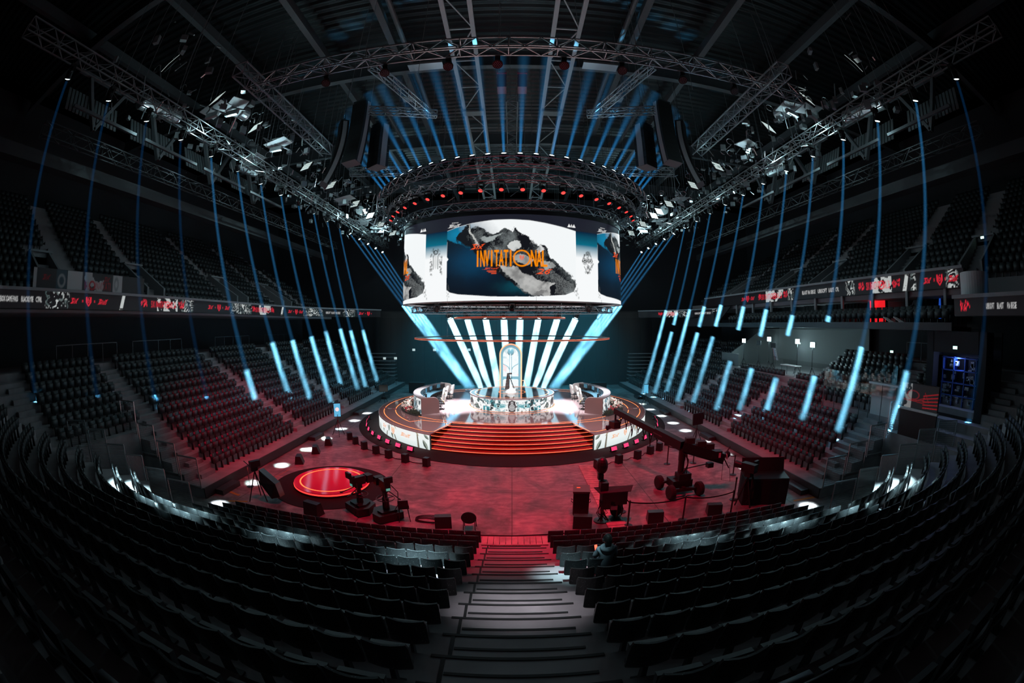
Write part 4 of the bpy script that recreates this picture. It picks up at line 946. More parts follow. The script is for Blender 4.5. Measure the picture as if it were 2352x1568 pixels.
# ---------------------------------------------------------------- roof steel and rigging
def one(name, mb, m, label, cat, group=None): return tag(mb.build(name, m), label, cat, group)
for i, y in enumerate((9.5, 23.6, 36.8, 50)):
    mb = MB(); z = 24.0; mb.box(0, y, z + .9, 74, .12, 1.2); mb.box(0, y, z + .3, 74, .45, .06); mb.box(0, y, z + 1.5, 74, .45, .06)
    one('roof_girder', mb, STEEL, 'deep grey roof girder spanning across the hall, %s from the near end' % nth(i + 1), 'girder', 'cross girders')
for i, x in enumerate((-26, -18.5, -12.5, -7.6, 7.6, 12.5, 18.5, 26)):
    mb = MB(); mb.box(x, 24, 25.9, .10, 70, .8); mb.box(x, 24, 25.5, .42, 70, .05)
    one('roof_beam', mb, STEEL, 'grey lengthwise roof beam, %s from the left wall' % nth(i + 1), 'beam', 'lengthwise roof beams')
for s, x in ((-1, -2.8), (1, 2.95)):
    mb = MB()
    for dx in (-.7, .7): mb.box(x + dx, 26, 23.6, .24, 52, .18)
    for i in range(16):
        y = 2 + i * 3.3; mb.box(x, y, 23.6, 1.4, .10, .10)
        mb.bar((x - .7 * (-1) ** i, y, 23.6), (x + .7 * (-1) ** i, y + 3.3, 23.6), .07)
    one('roof_ladder', mb, mat('pale_grey_steel', (.42, .45, .46), .45, .2), 'pale ladder-like roof girder just %s of the middle' % ('left' if s < 0 else 'right'), 'girder', 'ladder girders')
for i, (x, y) in enumerate(((-6.6, 17), (-6.6, 27), (6.6, 17), (6.6, 27), (-10.2, 34), (10.2, 34))):
    one('ceiling_pipe', MB().tube([(x, y - 5, 25.0), (x, y + 5, 25.0)], .16, 8), STEEL, 'grey pipe hung under the roof, %s of six' % nth(i + 1), 'pipe', 'roof pipes')
for i, (x, y, z, w) in enumerate(((-4.9, 20.4, 22.3, 2.0), (5.0, 20.4, 22.3, 2.0), (-6.8, 24.6, 22.6, .9), (6.9, 24.6, 22.6, .9), (-2.85, 28.6, 23.3, 1.6), (2.95, 28.6, 23.3, 1.6), (-6.9, 36.2, 22.8, 1.4), (6.9, 36.2, 22.8, 1.4))):
    mb = MB(); mb.box(x, y, z, w, .7, .05)
    for k in range(12): mb.box(x - w / 2 + w * (k + .5) / 12, y, z + .06, .02, .7, .09)
    mb.box(x, y - .35, z + .05, w, .03, .14); mb.box(x, y + .35, z + .05, w, .03, .14)
    one('cable_tray', mb, ALU, 'ribbed metal tray under the roof %s of the middle, %s from the near end' % ('left' if x < 0 else 'right', nth(i // 2 + 1)), 'cable tray', 'roof cable trays')
for s in (-1, 1):
    t = thing('winch_box', 'dull red winch housing under the roof just %s of the middle' % ('left' if s < 0 else 'right'), 'winch', (s * .62, 23.0, 22.4), group='winch housings')
    MB().box(0, 0, 0, .55, .9, 1.0).build('housing', mat('dull_red_paint', (.20, .06, .07), .5), t); MB().box(0, -.5, .55, .6, .12, .08).build('lip', mat('bright_red_paint', (.5, .02, .03), .5), t)
one('lattice_truss', MB().truss((-11.2, 13.45, 18.1), (13.4, 13.45, 18.1), .55, .55, .62), ALU, 'straight lattice truss across the hall in front of the hanging speakers', 'truss', 'lattice trusses')
for s, side in ((-1, 'left'), (1, 'right')):
    one('lattice_truss', MB().truss((s * 16, 2, 17.75), (s * 16, 52, 17.75), .6, .6, .7), ALU, 'long lattice truss carrying beam lamps along the %s stand' % side, 'truss', 'lattice trusses')
    one('lattice_truss', MB().truss((s * 11, 11.8, 18), (s * 11, 22.0, 18), .6, .6, .6), ALU, 'short bright lattice truss running back to the %s speakers' % side, 'truss', 'lattice trusses')
    one('lattice_truss', MB().truss((s * 21.5, 7, 16.9), (s * 20.6, 46, 16.9), .5, .7, .8), DSTEEL, 'dark lattice truss along the wall above the %s upper tier' % side, 'truss', 'lattice trusses')
    one('lattice_truss', MB().truss((s * 4.6, 23.4, 20.5), (s * 8.6, 22.0, 20.5), .4, .4, .5), ALU, 'small slanting truss beside the %s speakers' % side, 'truss', 'lattice trusses')
    one('lattice_truss', MB().truss((s * 7.0, 17.4, 20.6), (s * 5.0, 23.8, 20.6), .5, .3, .8), ALU, 'narrow truss running inwards on the %s of the roof' % side, 'truss', 'lattice trusses')
    one('lattice_truss', MB().truss((s * 11.2, 26.5, 18.2), (s * 6.8, 27.5, 18.2), .5, .5, .6), ALU, 'short truss between the %s speakers and the lamp ring' % side, 'truss', 'lattice trusses')
    mb = MB(); mb.box(s * 24, 27, 16.3, 1.0, 46, .7); one('edge_girder', mb, DSTEEL, 'dark box girder above the back of the %s upper tier' % side, 'girder', 'edge girders')
    # catwalk with big V struts and ribbed panels
    for i, y in enumerate((10.5, 16.5, 22.5, 28.5)):
        t = thing('strut_frame', 'pale V-shaped steel struts with ribbed panels above the %s tier, %s from the near end' % (side, nth(i + 1)), 'struts', (s * 21, y, 18.4), group='V struts along the roof edge')
        MB().bar((0, -1.6, 1.9), (0, 0, -.8), .30, .22).bar((0, 1.6, 1.9), (0, 0, -.8), .30, .22).build('strut', STEEL, t)
        MB().bar((0, -2.6, 1.95), (0, 2.6, 1.95), .22).build('chord', STEEL, t); MB().bar((-s * 1.4, -2.6, -.7), (-s * 1.4, 2.6, -.7), .16).build('chord', STEEL, t)
        mb = MB()
        for k in range(15): mb.box(s * 1.2, -2.2 + k * .31, .9, .06, .22, 1.7, ry=s * R(24))
        mb.build('ribbed_panel', mat('ribbed_steel', (.30, .34, .35), .4, .5), t)
    for i, (x, y, z, L) in enumerate(((19.3, 14.2, 19.6, 3.6), (15.4, 17.6, 19.8, 1.6), (19.5, 24.6, 19.2, 3.0), (14.4, 38.0, 18.6, 1.4))):
        t = thing('air_duct', 'round silvery air duct above the %s stand, %s from the near end' % (side, nth(i + 1)), 'duct', (s * x, y, z), group='air ducts')
        MB().lathe([(.42, -L / 2), (.45, -L / 2 + .1), (.42, -L / 2 + .2), (.42, L / 2 - .2), (.45, L / 2 - .1), (.42, L / 2)], 18, axis=(0, 1, .1)).build('duct', ALU, t, smooth=False); MB().lathe([(.46, -.06), (.46, .06)], 18, axis=(0, 1, .1)).build('collar', STEEL, t)
    for i, (x, y, z) in enumerate(((14.6, 16.2, 19.0), (15.2, 15.2, 18.6), (14.6, 21.5, 18.8), (17.2, 22.4, 18.5), (14.4, 33.2, 18.3), (15.0, 40.5, 18.2), (14.2, 43.6, 18.0))):
        rr = random.Random(i * 7 + (s > 0)); mb = MB(); a = rr.random() * .6
        mb.plate([(-.8, -.5, 0), (.8, -.5, .25), (.9, .5, .3), (-.7, .6, .05)], .04); mb.box(0, 0, -.25, .9, .18, .3, rz=a); mb.bar((-.9, -.6, .5), (.9, .5, -.3), .07)
        o = one('reflector_panel', mb, GREYP, 'tilted pale sheet metal panel by the %s lamp truss, %s from the near end' % (side, nth(i + 1)), 'panel', 'sheet metal panels'); o.location = (s * x, y, z); o.rotation_euler = (R(-8), 0, s * a)
# uncountable small rigging: hoists, clamps, cable loops along the side trusses
rr = random.Random(3); mb = MB()
for s in (-1, 1):
    for i in range(520):
        y = 8 + 43 * rr.random() ** .7; x = s * (12.2 + 6.5 * rr.random()); z = 17.2 + 2.6 * rr.random(); k = rr.random(); l = .15 + .5 * rr.random()
        if k < .35: mb.box(x, y, z, .10 + .3 * rr.random(), .1 + .3 * rr.random(), .1 + .3 * rr.random(), rz=rr.random() * 3)
        elif k < .85: d = (rr.random() - .5, rr.random() - .5, (rr.random() - .5) * 1.4); mb.bar((x, y, z), (x + d[0] * 2 * l, y + d[1] * 2 * l, z + d[2] * 2 * l), .03 + .04 * rr.random())
        else: mb.tube([(x + .25 * cos(t), y, z + .2 * sin(t)) for t in np.linspace(0, 5, 9)], .02, 4)
    for i in range(60): x, y = s * (12 + 7 * rr.random()), 8 + 42 * rr.random(); mb.bar((x, y, 18), (x, y, 26.8), .02)
for i in range(260):
    a = (rr.random() - .5) * 4.6; r = 8.6 + 2.6 * rr.random(); z = 15.2 + 2.2 * rr.random(); p = Vector((r * sin(a), 34 - r * cos(a), z)); d = Vector((rr.random() - .5, rr.random() - .5, rr.random() - .5)); mb.bar(p, p + d, .03)
for i in range(90): x, y = (rr.random() - .5) * 20, 16 + 34 * rr.random(); mb.bar((x, y, 19 + 3 * rr.random()), (x, y, 26.8), .02)
tag(mb.build('rigging_hardware', ALU), 'tangle of clamps, cables and hoists among the roof trusses', 'rigging', kind='stuff')
one('ring_truss', MB().arc_truss((0, 34), 10.7, 17.0, -pi, pi, 120, .5, .5), ALU, 'large round truss carrying the white upward beam lamps', 'truss', 'ring trusses')
one('ring_truss', MB().arc_truss((0, 34), 9.75, 16.3, -pi, pi, 110, .45, .45), ALU, 'round truss carrying the red lamps above the screen', 'truss', 'ring trusses')
one('catwalk', MB().truss((0, 23.5, 21.6), (0, 33, 21.6), .7, .5, .8, .03), STEEL, 'narrow lattice catwalk along the middle of the roof', 'catwalk')
# drawn blinds / skylight strip at the far roof end
for i, (x, w) in enumerate(((-7.6, 3.6), (-3.4, 1.6), (3.2, 1.6), (7.4, 3.6))):
    mb = MB()
    for k in range(9): mb.box(x, 52.0, 19.4 + k * .22, w, .05, .19)
    one('louvre_vent', mb, GREYP, 'pale louvred panel high at the far end, %s from the left' % nth(i + 1), 'louvre', 'far end louvres')
# line arrays
def line_array(label, group, x, y, z0, n, h, w, d, lean, curve, yaw):
    t = thing('line_array', label, 'speakers', (x, y, z0), yaw, group); zz, yy, a = 0, 0, lean
    MB().box(0, 0, .10, w * .9, d, .10).bar((-w * .3, 0, .1), (0, 0, 1.2), .04).bar((w * .3, 0, .1), (0, 0, 1.2), .04).bar((0, 0, 1.2), (0, 0, 27 - z0), .025).build('flying_frame', DSTEEL, t)
    for i in range(n):
        c = h / 2; cy, cz = yy - sin(a) * c, zz - cos(a) * c
        MB().box(0, cy, cz, w, d, h * .96, rx=-a).build('speaker_cabinet', BLK, t)
        yy -= sin(a) * h; zz -= cos(a) * h; a += curve
        if i == n - 1: MB().box(0, yy, zz, w * .98, d * .98, .03, rx=-a).build('bottom_plate', mat('grey_speaker_plate', (.16, .15, .155), .5), t)
    for sx in (-1, 1):
        side = MB(); zz, yy, a = 0, 0, lean
        for i in range(n):
            side.box(sx * (w / 2 + .01), yy - sin(a) * h / 2, zz - cos(a) * h / 2, .02, d * .5, h * 1.0, rx=-a); yy -= sin(a) * h; zz -= cos(a) * h; a += curve
        side.build('side_rail', GREYP, t)
    return t
for s, side in ((-1, 'left'), (1, 'right')):
    g = 'hanging speaker columns'
    line_array('long curved black speaker column, middle one of the %s cluster' % side, g, s * 9.9, 24.0, 22.3, 13, .36, 1.15, .7, R(-3), R(1.2), s * R(-18) * -1)
    line_array('straight black speaker stack hanging nearest the middle on the %s' % side, g, s * 8.75, 25.2, 20.9, 6, .52, 1.15, .9, 0, 0, s * R(35))
    line_array('curved black speaker column with a hooked foot on the outer %s' % side, g, s * 12.0, 26, 22.0, 14, .36, 1.05, .6, R(-4), R(2.2), s * R(55))
# ---------------------------------------------------------------- floor gear
def V(*a): return Vector(a)
# small round stage
ss = thing('small_round_stage', 'small round glowing red stage on the left of the floor', 'stage', (-8.55, 17.72, 0))
MB().lathe([(0, 0), (1.86, 0), (1.86, .20), (0, .20)], 72).build('base', DSTEEL, ss)
MB().lathe([(0, .20), (1.88, .20), (1.88, .245), (0, .25)], 72).build('top', mat('glossy_red_top', (.55, .015, .06), .10, 0, .12, (1, .02, .10)), ss)
flat_line([sp(1.55, a, cy=0) for a in np.linspace(0, 2 * pi, 72)], .07, 'light_ring', LED_OR, .256, ss)
MB().lathe([(1.865, .13), (1.895, .13), (1.895, .19), (1.865, .19), (1.865, .13)], 72).build('edge_light', mat('red_edge_light', (1, .1, .05), .5, 0, 1.5, (1, .05, .04)), ss)
tag(MB().lathe([(0, 0), (2.9, 0), (2.9, .02), (0, .02)], 72, (-8.55, 17.6, 0)).build('small_carpet', CARPET), 'black round carpet under the small red stage', 'carpet')
# lamp bars along the stage rim and black lamp boxes along the carpet
i = 0
for s, side in ((-1, 'left'), (1, 'right')):
    for j in range(9):
        a = s * R([31.5, 37, 42.8, 48.8, 55.2, 61.6, 68.5, 75.5, 82.5][j]); x, y, _ = sp(11.5, a, 0)
        t = thing('led_bar', 'small pink floor lamp facing the stage rim, %s from the steps on the %s' % (nth(j + 1), side), 'floor lamp', (x, y, .025), a, 'pink lamps round the stage')
        MB().box(0, 0, .22, .50, .10, .26, rx=R(-20)).build('housing', BLK, t); mb = MB()
        for k in range(3): mb.box(0, -.062 - .026 * (k - 1) * -1, .14 + .075 * k, .44, .02, .055, rx=R(-20))
        mb.build('lit_face', PINK, t); MB().box(0, .02, .05, .36, .22, .06).build('foot', BLK2, t)
    for j, (x, y) in enumerate(((-4.56, 21.45), (-5.86, 21.94), (-7.0, 22.55), (-7.99, 23.23), (-9.0, 23.96), (-9.97, 24.97), (-10.75, 25.9)) if s < 0 else ((4.5, 21.16), (5.83, 21.79), (7.08, 22.37), (8.1, 23.12), (8.88, 23.69), (9.8, 24.7))):
        t = thing('lamp_box', 'squat black lamp box standing at the carpet edge, %s from the middle on the %s' % (nth(j + 1), side), 'floor lamp', (x, y, 0), atan2(x, 33.7 - y) , 'black boxes along the carpet')
        MB().box(0, 0, .24, .32, .32, .44).build('body', BLK, t); MB().box(0, 0, .47, .30, .30, .03).build('lid', BLK2, t); MB().box(0, 0, .01, .36, .36, .02).build('foot', RUBBER, t)
        mb = MB()
    L = ((-4.56, 21.45), (-5.86, 21.94), (-7.0, 22.55), (-7.99, 23.23), (-9.0, 23.96), (-9.97, 24.97)) if s < 0 else ((4.5, 21.16), (5.83, 21.79), (7.08, 22.37), (8.1, 23.12), (8.88, 23.69))
    pts = []
    for (a, b), (c, e) in zip(L, L[1:]):
        for q in np.linspace(0, 1, 6)[:-1]: pts.append((a + (c - a) * q + .12 * sin(q * 6.3), b + (e - b) * q + .22 + .1 * sin(q * 9), .02))
    tag(MB().tube(pts, .02, 5).build('power_cable', RUBBER), 'black cable linking the lamp boxes on the %s of the carpet' % side, 'cable', 'lamp cables')
# monitors wedges
def wedge(label, x, y, rz, w=.62, h=.46):
    t = thing('wedge_speaker', label, 'speaker', (x, y, 0), rz, 'black wedge speakers')
    MB().plate([(-w / 2, -.26, 0), (-w / 2, .26, 0), (-w / 2, .10, h), (-w / 2, -.18, h)], w).build('cabinet', BLK2, t)
    MB().plate([(-w * .45, .262, .03), (w * .45, .262, .03), (w * .45, .118, h - .03), (-w * .45, .118, h - .03)], .012).build('grille', BLK, t)
    return t
wedge('black wedge speaker on the floor behind the front seats left of the stairs', -2.57, 14.42, R(10))
wedge('round-backed black wedge speaker on the floor below the small red stage', -7.91, 14.3, R(-15), .75, .55)
for j, (x, y) in enumerate(((-11.68, 20.25), (-11.63, 22.35), (-11.63, 24.3))): wedge('wedge speaker beside the left floor lights, %s from the near end' % nth(j + 1), x, y, R(-70))
wedge('black wedge speaker at the foot of the equipment case, beside the tracking camera', 2.62, 14.35, R(-10), .7, .5)
wedge('black wedge speaker behind the barrier tape, nearer the middle', 5.47, 14.32, R(-8)); wedge('black wedge speaker behind the barrier tape, under the crane', 8.08, 14.3, R(-14))
t = thing('stacking_chair', 'black round-backed chair standing behind the front seats left of the steps', 'chair', (-1.55, 14.2, 0))
mb = MB(); mb.plate([(.28 * cos(a) * 1.0, -.2, .60 + .24 * sin(a)) for a in np.linspace(0, 2 * pi, 20, endpoint=False)], .04); mb.build('backrest', BLK2, t); MB().box(0, .05, .45, .46, .44, .04).build('seat', BLK2, t)
for a, b in ((-1, -1), (1, -1), (-1, 1), (1, 1)): MB().bar((.2 * a, .05 + .2 * b, .44), (.22 * a, .05 + .24 * b, 0), .03).build('leg', DSTEEL, t)
# pedestal cameras
def ped_camera(label, x, y, rz, h=1.15, big=False):
    t = thing('studio_camera', label, 'camera', (x, y, 0), rz, 'studio cameras on pedestals')
    b = MB(); b.prism([(-.52, -.45), (.52, -.45), (.62, 0), (.3, .55), (-.3, .55), (-.62, 0)], .04, .34); b.prism([(-.34, -.3), (.34, -.3), (.4, 0), (.2, .36), (-.2, .36), (-.4, 0)], .34, .42); b.build('pedestal_base', BLK, t)
    MB().lathe([(.14, .4), (.14, h - .25), (.10, h - .22), (.10, h)], 16).build('column', BLK2, t)
    MB().tube([(.36 * cos(a), .36 * sin(a), h - .28) for a in np.linspace(0, 2 * pi, 24, endpoint=False)], .018, 6, True).bar((-.36, 0, h - .28), (.36, 0, h - .28), .03).build('steering_ring', DSTEEL, t)
    MB().box(0, 0, h + .08, .18, .26, .16).build('pan_head', BLK, t)
    MB().box(0, -.02, h + .33, .24, .62, .34).box(0, -.28, h + .52, .16, .2, .08).build('camera_body', BLK2, t)
    MB().lathe([(.13, .28), (.13, .40), (.15, .40), (.15, .56), (.12, .56)], 16, (0, 0, h + .33), (0, 1, 0)).box(0, .50, h + .33, .36, .28, .32).build('lens_hood', BLK, t)
    v = MB(); v.box(0, -.42, h + .62, .34, .10, .24); v.build('viewfinder', BLK, t)
    for s in (-1, 1): MB().bar((s * .10, -.1, h + .06), (s * .28, -.62, h - .12), .03).bar((s * .28, -.62, h - .12), (s * .28, -.74, h - .12), .05).build('pan_handle', BLK2, t)
    MB().tube([(.2, -.2, h + .3), (.42, -.3, h), (.40, -.3, h - .5), (.2, -.35, .45), (.3, -.5, .05)], .018, 5).build('cable', RUBBER, t)
    MB().box(-.0, -.345, h + .20, .16, .02, .09).build('tally_label', mat('pale_green_label', (.25, .7, .55), .5, 0, .35, (.2, .75, .6)), t); return t
ped_camera('studio camera on a wide low pedestal beside the small red stage, turned to the right', -6.1, 15.15, R(-38), 1.05)
ped_camera('studio camera on a pedestal nearest the front seats, second from the small red stage', -4.86, 14.75, R(42), 1.15)
t = thing('stool', 'black padded stool beside the nearest studio camera', 'stool', (-4.15, 14.7, 0), R(20)); MB().box(0, 0, .62, .42, .36, .14).box(-.02, -.18, .80, .40, .05, .24, rx=R(-12)).build('seat', BLK2, t)
for a, b in ((-1, -1), (1, -1), (-1, 1), (1, 1)): MB().bar((.16 * a, .14 * b, .56), (.22 * a, .20 * b, 0), .028).build('leg', DSTEEL, t)
mb = MB()
for k in range(5): mb.tube([(-3.3 + (.42 + .05 * k) * cos(a) + .05 * k, 14.75 + (.20 + .03 * k) * sin(a) + .03 * k, .02 + .012 * k) for a in np.linspace(0, 2 * pi, 26, endpoint=False)], .014, 5, True)
tag(mb.build('cable_coil', RUBBER), 'loose coil of black cable on the red floor beside the stool', 'cable')
tag(MB().tube([(-7.5, 14.05, .02), (-6.5, 13.8, .02), (-5.5, 13.9, .02), (-3, 13.75, .02), (0, 13.7, .02), (2.4, 13.85, .02)], .02, 5).build('floor_cable', RUBBER), 'black cable run along the floor behind the front seats', 'cable')
# teleprompter rig on the left
t = thing('tripod_camera', 'tripod with a large angled prompter box standing by the left floor lights', 'camera', (-11.0, 14.75, 0), R(-30))
for a in (.4, 2.5, 4.6): MB().bar((0, 0, 1.35), (.5 * cos(a), .5 * sin(a), 0), .04).build('leg', BLK2, t)
MB().box(0, 0, 1.45, .16, .3, .18).bar((-.1, -.1, 1.5), (-.45, -.3, 1.75), .03).build('pan_head', BLK, t); MB().box(0, .05, 1.68, .22, .5, .28).build('camera_body', BLK2, t)
MB().plate([(.25, .1, 1.45), (1.05, .45, .95), (1.15, .55, .35), (.85, .25, .25), (.35, 0, .9)], .5).build('prompter_box', BLK2, t); MB().plate([(.32, .08, 1.30), (1.0, .40, .90), (.86, .27, .40), (.42, .04, .92)], .02).build('prompter_glass', mat('dark_glass', (.02, .03, .035), .08), t)
# tracking camera, case and monitor cart right of the steps
t = thing('equipment_case', 'large black wheeled equipment case with an orange label standing by the plank walkway', 'case', (2.72, 15.55, 0), R(-8))
MB().box(0, 0, .58, .62, .62, .92).build('body', BLK2, t); MB().box(0, 0, 1.08, .66, .66, .08, rx=R(4)).build('lid', mat('mauve_grey_lid', (.10, .07, .08), .35), t); MB().box(-.12, .05, 1.128, .14, .09, .006).build('label', mat('orange_label', (.8, .15, .05), .5, 0, .5, (1, .15, .05)), t)
for a, b in ((-1, -1), (1, -1), (-1, 1), (1, 1)): MB().ball((.24 * a, .24 * b, .06), .06, 8, 6).build('caster', RUBBER, t)
for s in (-1, 1): MB().tube([(s * .325, -.15, .55), (s * .38, -.15, .60), (s * .38, .15, .60), (s * .325, .15, .55)], .015, 5).build('handle', DSTEEL, t)
t = thing('tracking_camera', 'tall black camera with a hooded top and a wide desk monitor by the plank walkway', 'camera', (3.42, 14.75, 0))
MB().lathe([(.30, 0), (.30, .04), (.06, .08), (.06, 1.6)], 14).build('stand', BLK2, t); MB().box(.10, 0, .95, .34, .5, .7).box(0, 0, 1.5, .3, .42, .36).build('housing', BLK, t)
MB().ball((-.08, .12, 2.28), .27, 12, 9, (.85, .9, 1.25)).box(-.12, .1, 1.86, .20, .22, .22).bar((-.1, .1, 1.7), (.1, 0, 1.6), .14).build('camera_head', BLK, t)
MB().plate([(-.35, .1, 1.42), (1.15, -.05, 1.48), (1.0, -.35, 1.36), (-.2, -.3, 1.32)], .03).build('hood_board', BLK2, t); MB().box(.55, .02, 1.02, .86, .07, .72).build('monitor', BLK2, t); MB().bar((.6, .05, .7), (.6, .05, .05), .06).box(.6, .05, .03, .5, .5, .05).build('monitor_stand', BLK2, t)
MB().box(.42, -.2, .62, .26, .02, .16).build('data_sheet', mat('pale_sheet', (.45, .48, .5), .5), t)
mb = MB(); rr = random.Random(9)
for k in range(16): mb.tube([(-.15 + .3 * rr.random(), -.12 + .2 * rr.random(), .9), (-.3 + .5 * rr.random(), -.3, .5), (-.25 + .5 * rr.random(), -.25, .12)], .012, 4)
mb.build('cables', RUBBER, t)
t = thing('backpack', 'bulging black backpack standing on the plank walkway behind the tall camera', 'backpack', (4.05, 15.0, .04), R(15)); MB().ball((0, 0, .34), .32, 12, 9, (.85, .6, 1.05)).build('body', DRAPE, t)
for s in (-1, 1): MB().tube([(s * .12, -.17, .58), (s * .14, -.30, .42), (s * .13, -.22, .12)], .025, 5).build('strap', BLK2, t)
MB().tube([(.08 * cos(a), -.02, .66 + .08 * sin(a)) for a in np.linspace(0, pi, 9)], .018, 5).build('handle', BLK2, t)
# barrier posts with tape
posts = [(4.41, 15.45), (4.33, 14.14), (6.59, 14.09), (8.74, 13.98), (9.6, 15.3), (8.43, 21.04), (9.93, 20.79), (11.2, 18.3)]
labs = ('at the plank walkway, farther one', 'at the plank walkway, nearest the front seats', 'in the middle of the near tape run', 'at the right end of the near tape run', 'beside the draped desk', 'behind the crane on the stage side', 'behind the crane near the side floor lights', 'beside the right floor lights under the crane tail')
for (x, y), l in zip(posts, labs):
    t = thing('barrier_post', 'black tape barrier post ' + l, 'barrier post', (x, y, 0), 0, 'black barrier posts'); MB().lathe([(.19, 0), (.19, .025), (.05, .06)], 20).build('base', BLK2, t); MB().lathe([(.035, .05), (.035, .98), (.045, .98), (.045, 1.06), (.02, 1.08)], 10).build('post', BLK2, t)
def tape(a, b, l):
    P0, P1 = posts[a], posts[b]; mb = MB()
    for i in range(6):
        u, w = i / 6, (i + 1) / 6; f = lambda q: (P0[0] + (P1[0] - P0[0]) * q, P0[1] + (P1[1] - P0[1]) * q, 1.0 - .12 * 4 * q * (1 - q)); mb.bar(f(u), f(w), .006, .05)
    tag(mb.build('barrier_tape', DRAPE), l, 'barrier tape', 'barrier tapes')
tape(0, 1, 'short black tape between the two posts at the plank walkway'); tape(1, 2, 'black tape running right from the plank walkway'); tape(2, 3, 'black tape in front of the crane towards the draped desk'); tape(3, 4, 'black tape end beside the draped desk'); tape(5, 6, 'black tape between the two posts behind the crane'); tape(6, 7, 'black tape along the right floor lights')
t = thing('barrier_post', 'chrome barrier post by the left floor lights', 'barrier post', (-12.31, 15.91, 0)); MB().lathe([(.19, 0), (.19, .025), (.04, .06)], 20).build('base', CHROME, t); MB().lathe([(.03, .05), (.03, 1.0), (.04, 1.04)], 10).build('post', CHROME, t)
# camera crane
cr = thing('camera_crane', 'large black camera crane on a four-wheeled dolly at the right of the red floor', 'camera crane', (7.52, 17.0, 0), R(4))
MB().box(0, 0, .52, 1.0, .75, .34).box(.1, -.1, .80, .62, .5, .35).bar((-.7, .62, .34), (.75, .62, .34), .12).bar((-.7, -.62, .34), (.75, -.62, .34), .12).bar((0, -.62, .34), (0, .62, .34), .16).build('dolly', BLK, cr)
for sx_ in (-.72, .72):
    for sy_ in (-.68, .68):
        w = MB().lathe([(.12, -.13), (.27, -.13), (.33, -.08), (.33, .08), (.27, .13), (.12, .13)], 22, (sx_, sy_, .33), (1, .12, 0)).build('wheel', RUBBER, cr); MB().lathe([(.12, -.10), (.12, .14), (.05, .16)], 10, (sx_, sy_, .33), (1, .12, 0)).build('hub', DSTEEL, w)
MB().lathe([(.19, .7), (.19, 1.0), (.15, 1.0), (.15, 1.55), (.17, 1.55), (.17, 2.05)], 16).build('column', BLK2, cr)
tip = V(-1.65, 5.0, 2.95); tail = V(2.35, -.1, 1.52); pv = V(.0, .0, 2.22); dirn = (pv - tip).normalized(); tail = pv + (pv - tip).normalized() * 0 + V(1.95, -.55, -.62)
MB().bar(tip, pv, .26, .30).bar(tip * .35 + pv * .65, pv, .36, .42).build('boom', BLK, cr); MB().bar(pv, tail, .36, .42).bar(pv + V(0, 0, -.28), tail + V(0, 0, -.28), .06).build('tail_boom', BLK, cr)
for q in (.15, .42, .62): p = pv + (tail - pv) * q + V(0, 0, .34); MB().box(*p, .42, .30, .26, rz=R(-12)).build('counterweight', mat('dark_red_black', (.03, .012, .014), .5), cr)
MB().box(*(pv + (tail - pv) * .80 + V(0, 0, .06)), .50, .40, .36, rz=R(-12)).build('control_box', BLK2, cr); MB().box(*(pv + (tail - pv) * .86 + V(-.05, -.215, .10)), .10, .02, .22, rz=R(-12)).build('white_label', WHITEP, cr)
MB().lathe([(0, 0), (.14, 0), (.14, .02), (0, .02)], 16, tail + V(.04, -.18, .10), (.9, -.3, .2)).build('white_disc', WHITEP, cr)
MB().bar(tail, tail + V(.5, .3, .4), .05).bar(tail, tail + V(.30, -.1, -.5), .05).ball(tail + V(.35, .25, .05), .17, 10, 8).build('tail_rig', BLK2, cr)
MB().bar(tip, tip + V(-.02, -.05, -.55), .10).box(*(tip + V(-.05, -.10, -.75)), .42, .5, .36, rz=.3).lathe([(.12, 0), (.12, .42), (.15, .46)], 12, tip + V(-.1, -.1, -.80), (-.6, .7, -.4)).ball(tip + V(.10, -.1, -.62), .16, 8, 6).build('camera_head', BLK2, cr)
mb = MB(); ax = (pv - tip).normalized()
for k in range(7):
    p = tip + ax * (.5 + .5 * k) + V(0, 0, -.14); w = .22 + .10 * (k % 3)
    mb.tube([p + ax * (.34 * (u - .5)) * 2 * .5 + V(.05 * sin(u * 6), 0, -w * 1.7 * sin(pi * u)) for u in np.linspace(0, 1, 10)], .026, 5)
for k in range(4): mb.tube([pv + V(.1 * k - .15, -.1, -.1), pv + V(.22, -.25, -.6 - .1 * k), V(.2 - .1 * k, -.2, .9)], .022, 5)
mb.tube([tail + V(0, 0, -.2), tail + V(-.1, -.2, -1.0), tail + V(.35, -.3, -1.1), tail + V(.4, 0, -.4)], .012, 5); mb.build('cables', RUBBER, cr)
MB().bar((0, 0, .8), (-.75, .2, .50), .05).bar((0, 0, 1.1), (1.2, -.35, 1.35), .045).box(1.3, -.4, 1.30, .3, .26, .22).build('brace', BLK2, cr)
cv = Cv(.7, .10, .02, (.02, .02, .02)); cv.text('telescopic', .03, .67, .02, .08, (.35, .35, .36))
bx = (pv - tip).normalized(); bn = V(bx.y, -bx.x, 0).normalized() * -1; bo = tip * .30 + pv * .70 + bn * -.0
nm = V(-bx.y, bx.x, 0).normalized()
if nm.y > 0: nm = -nm
cv.mesh('crane_lettering', lambda U, Vv: tuple((bo[i] + nm[i] * .186 + bx[i] * (U - .35)) + (Vv - .05) * (1 if i == 2 else 0) for i in range(3)), PRINT, cr)
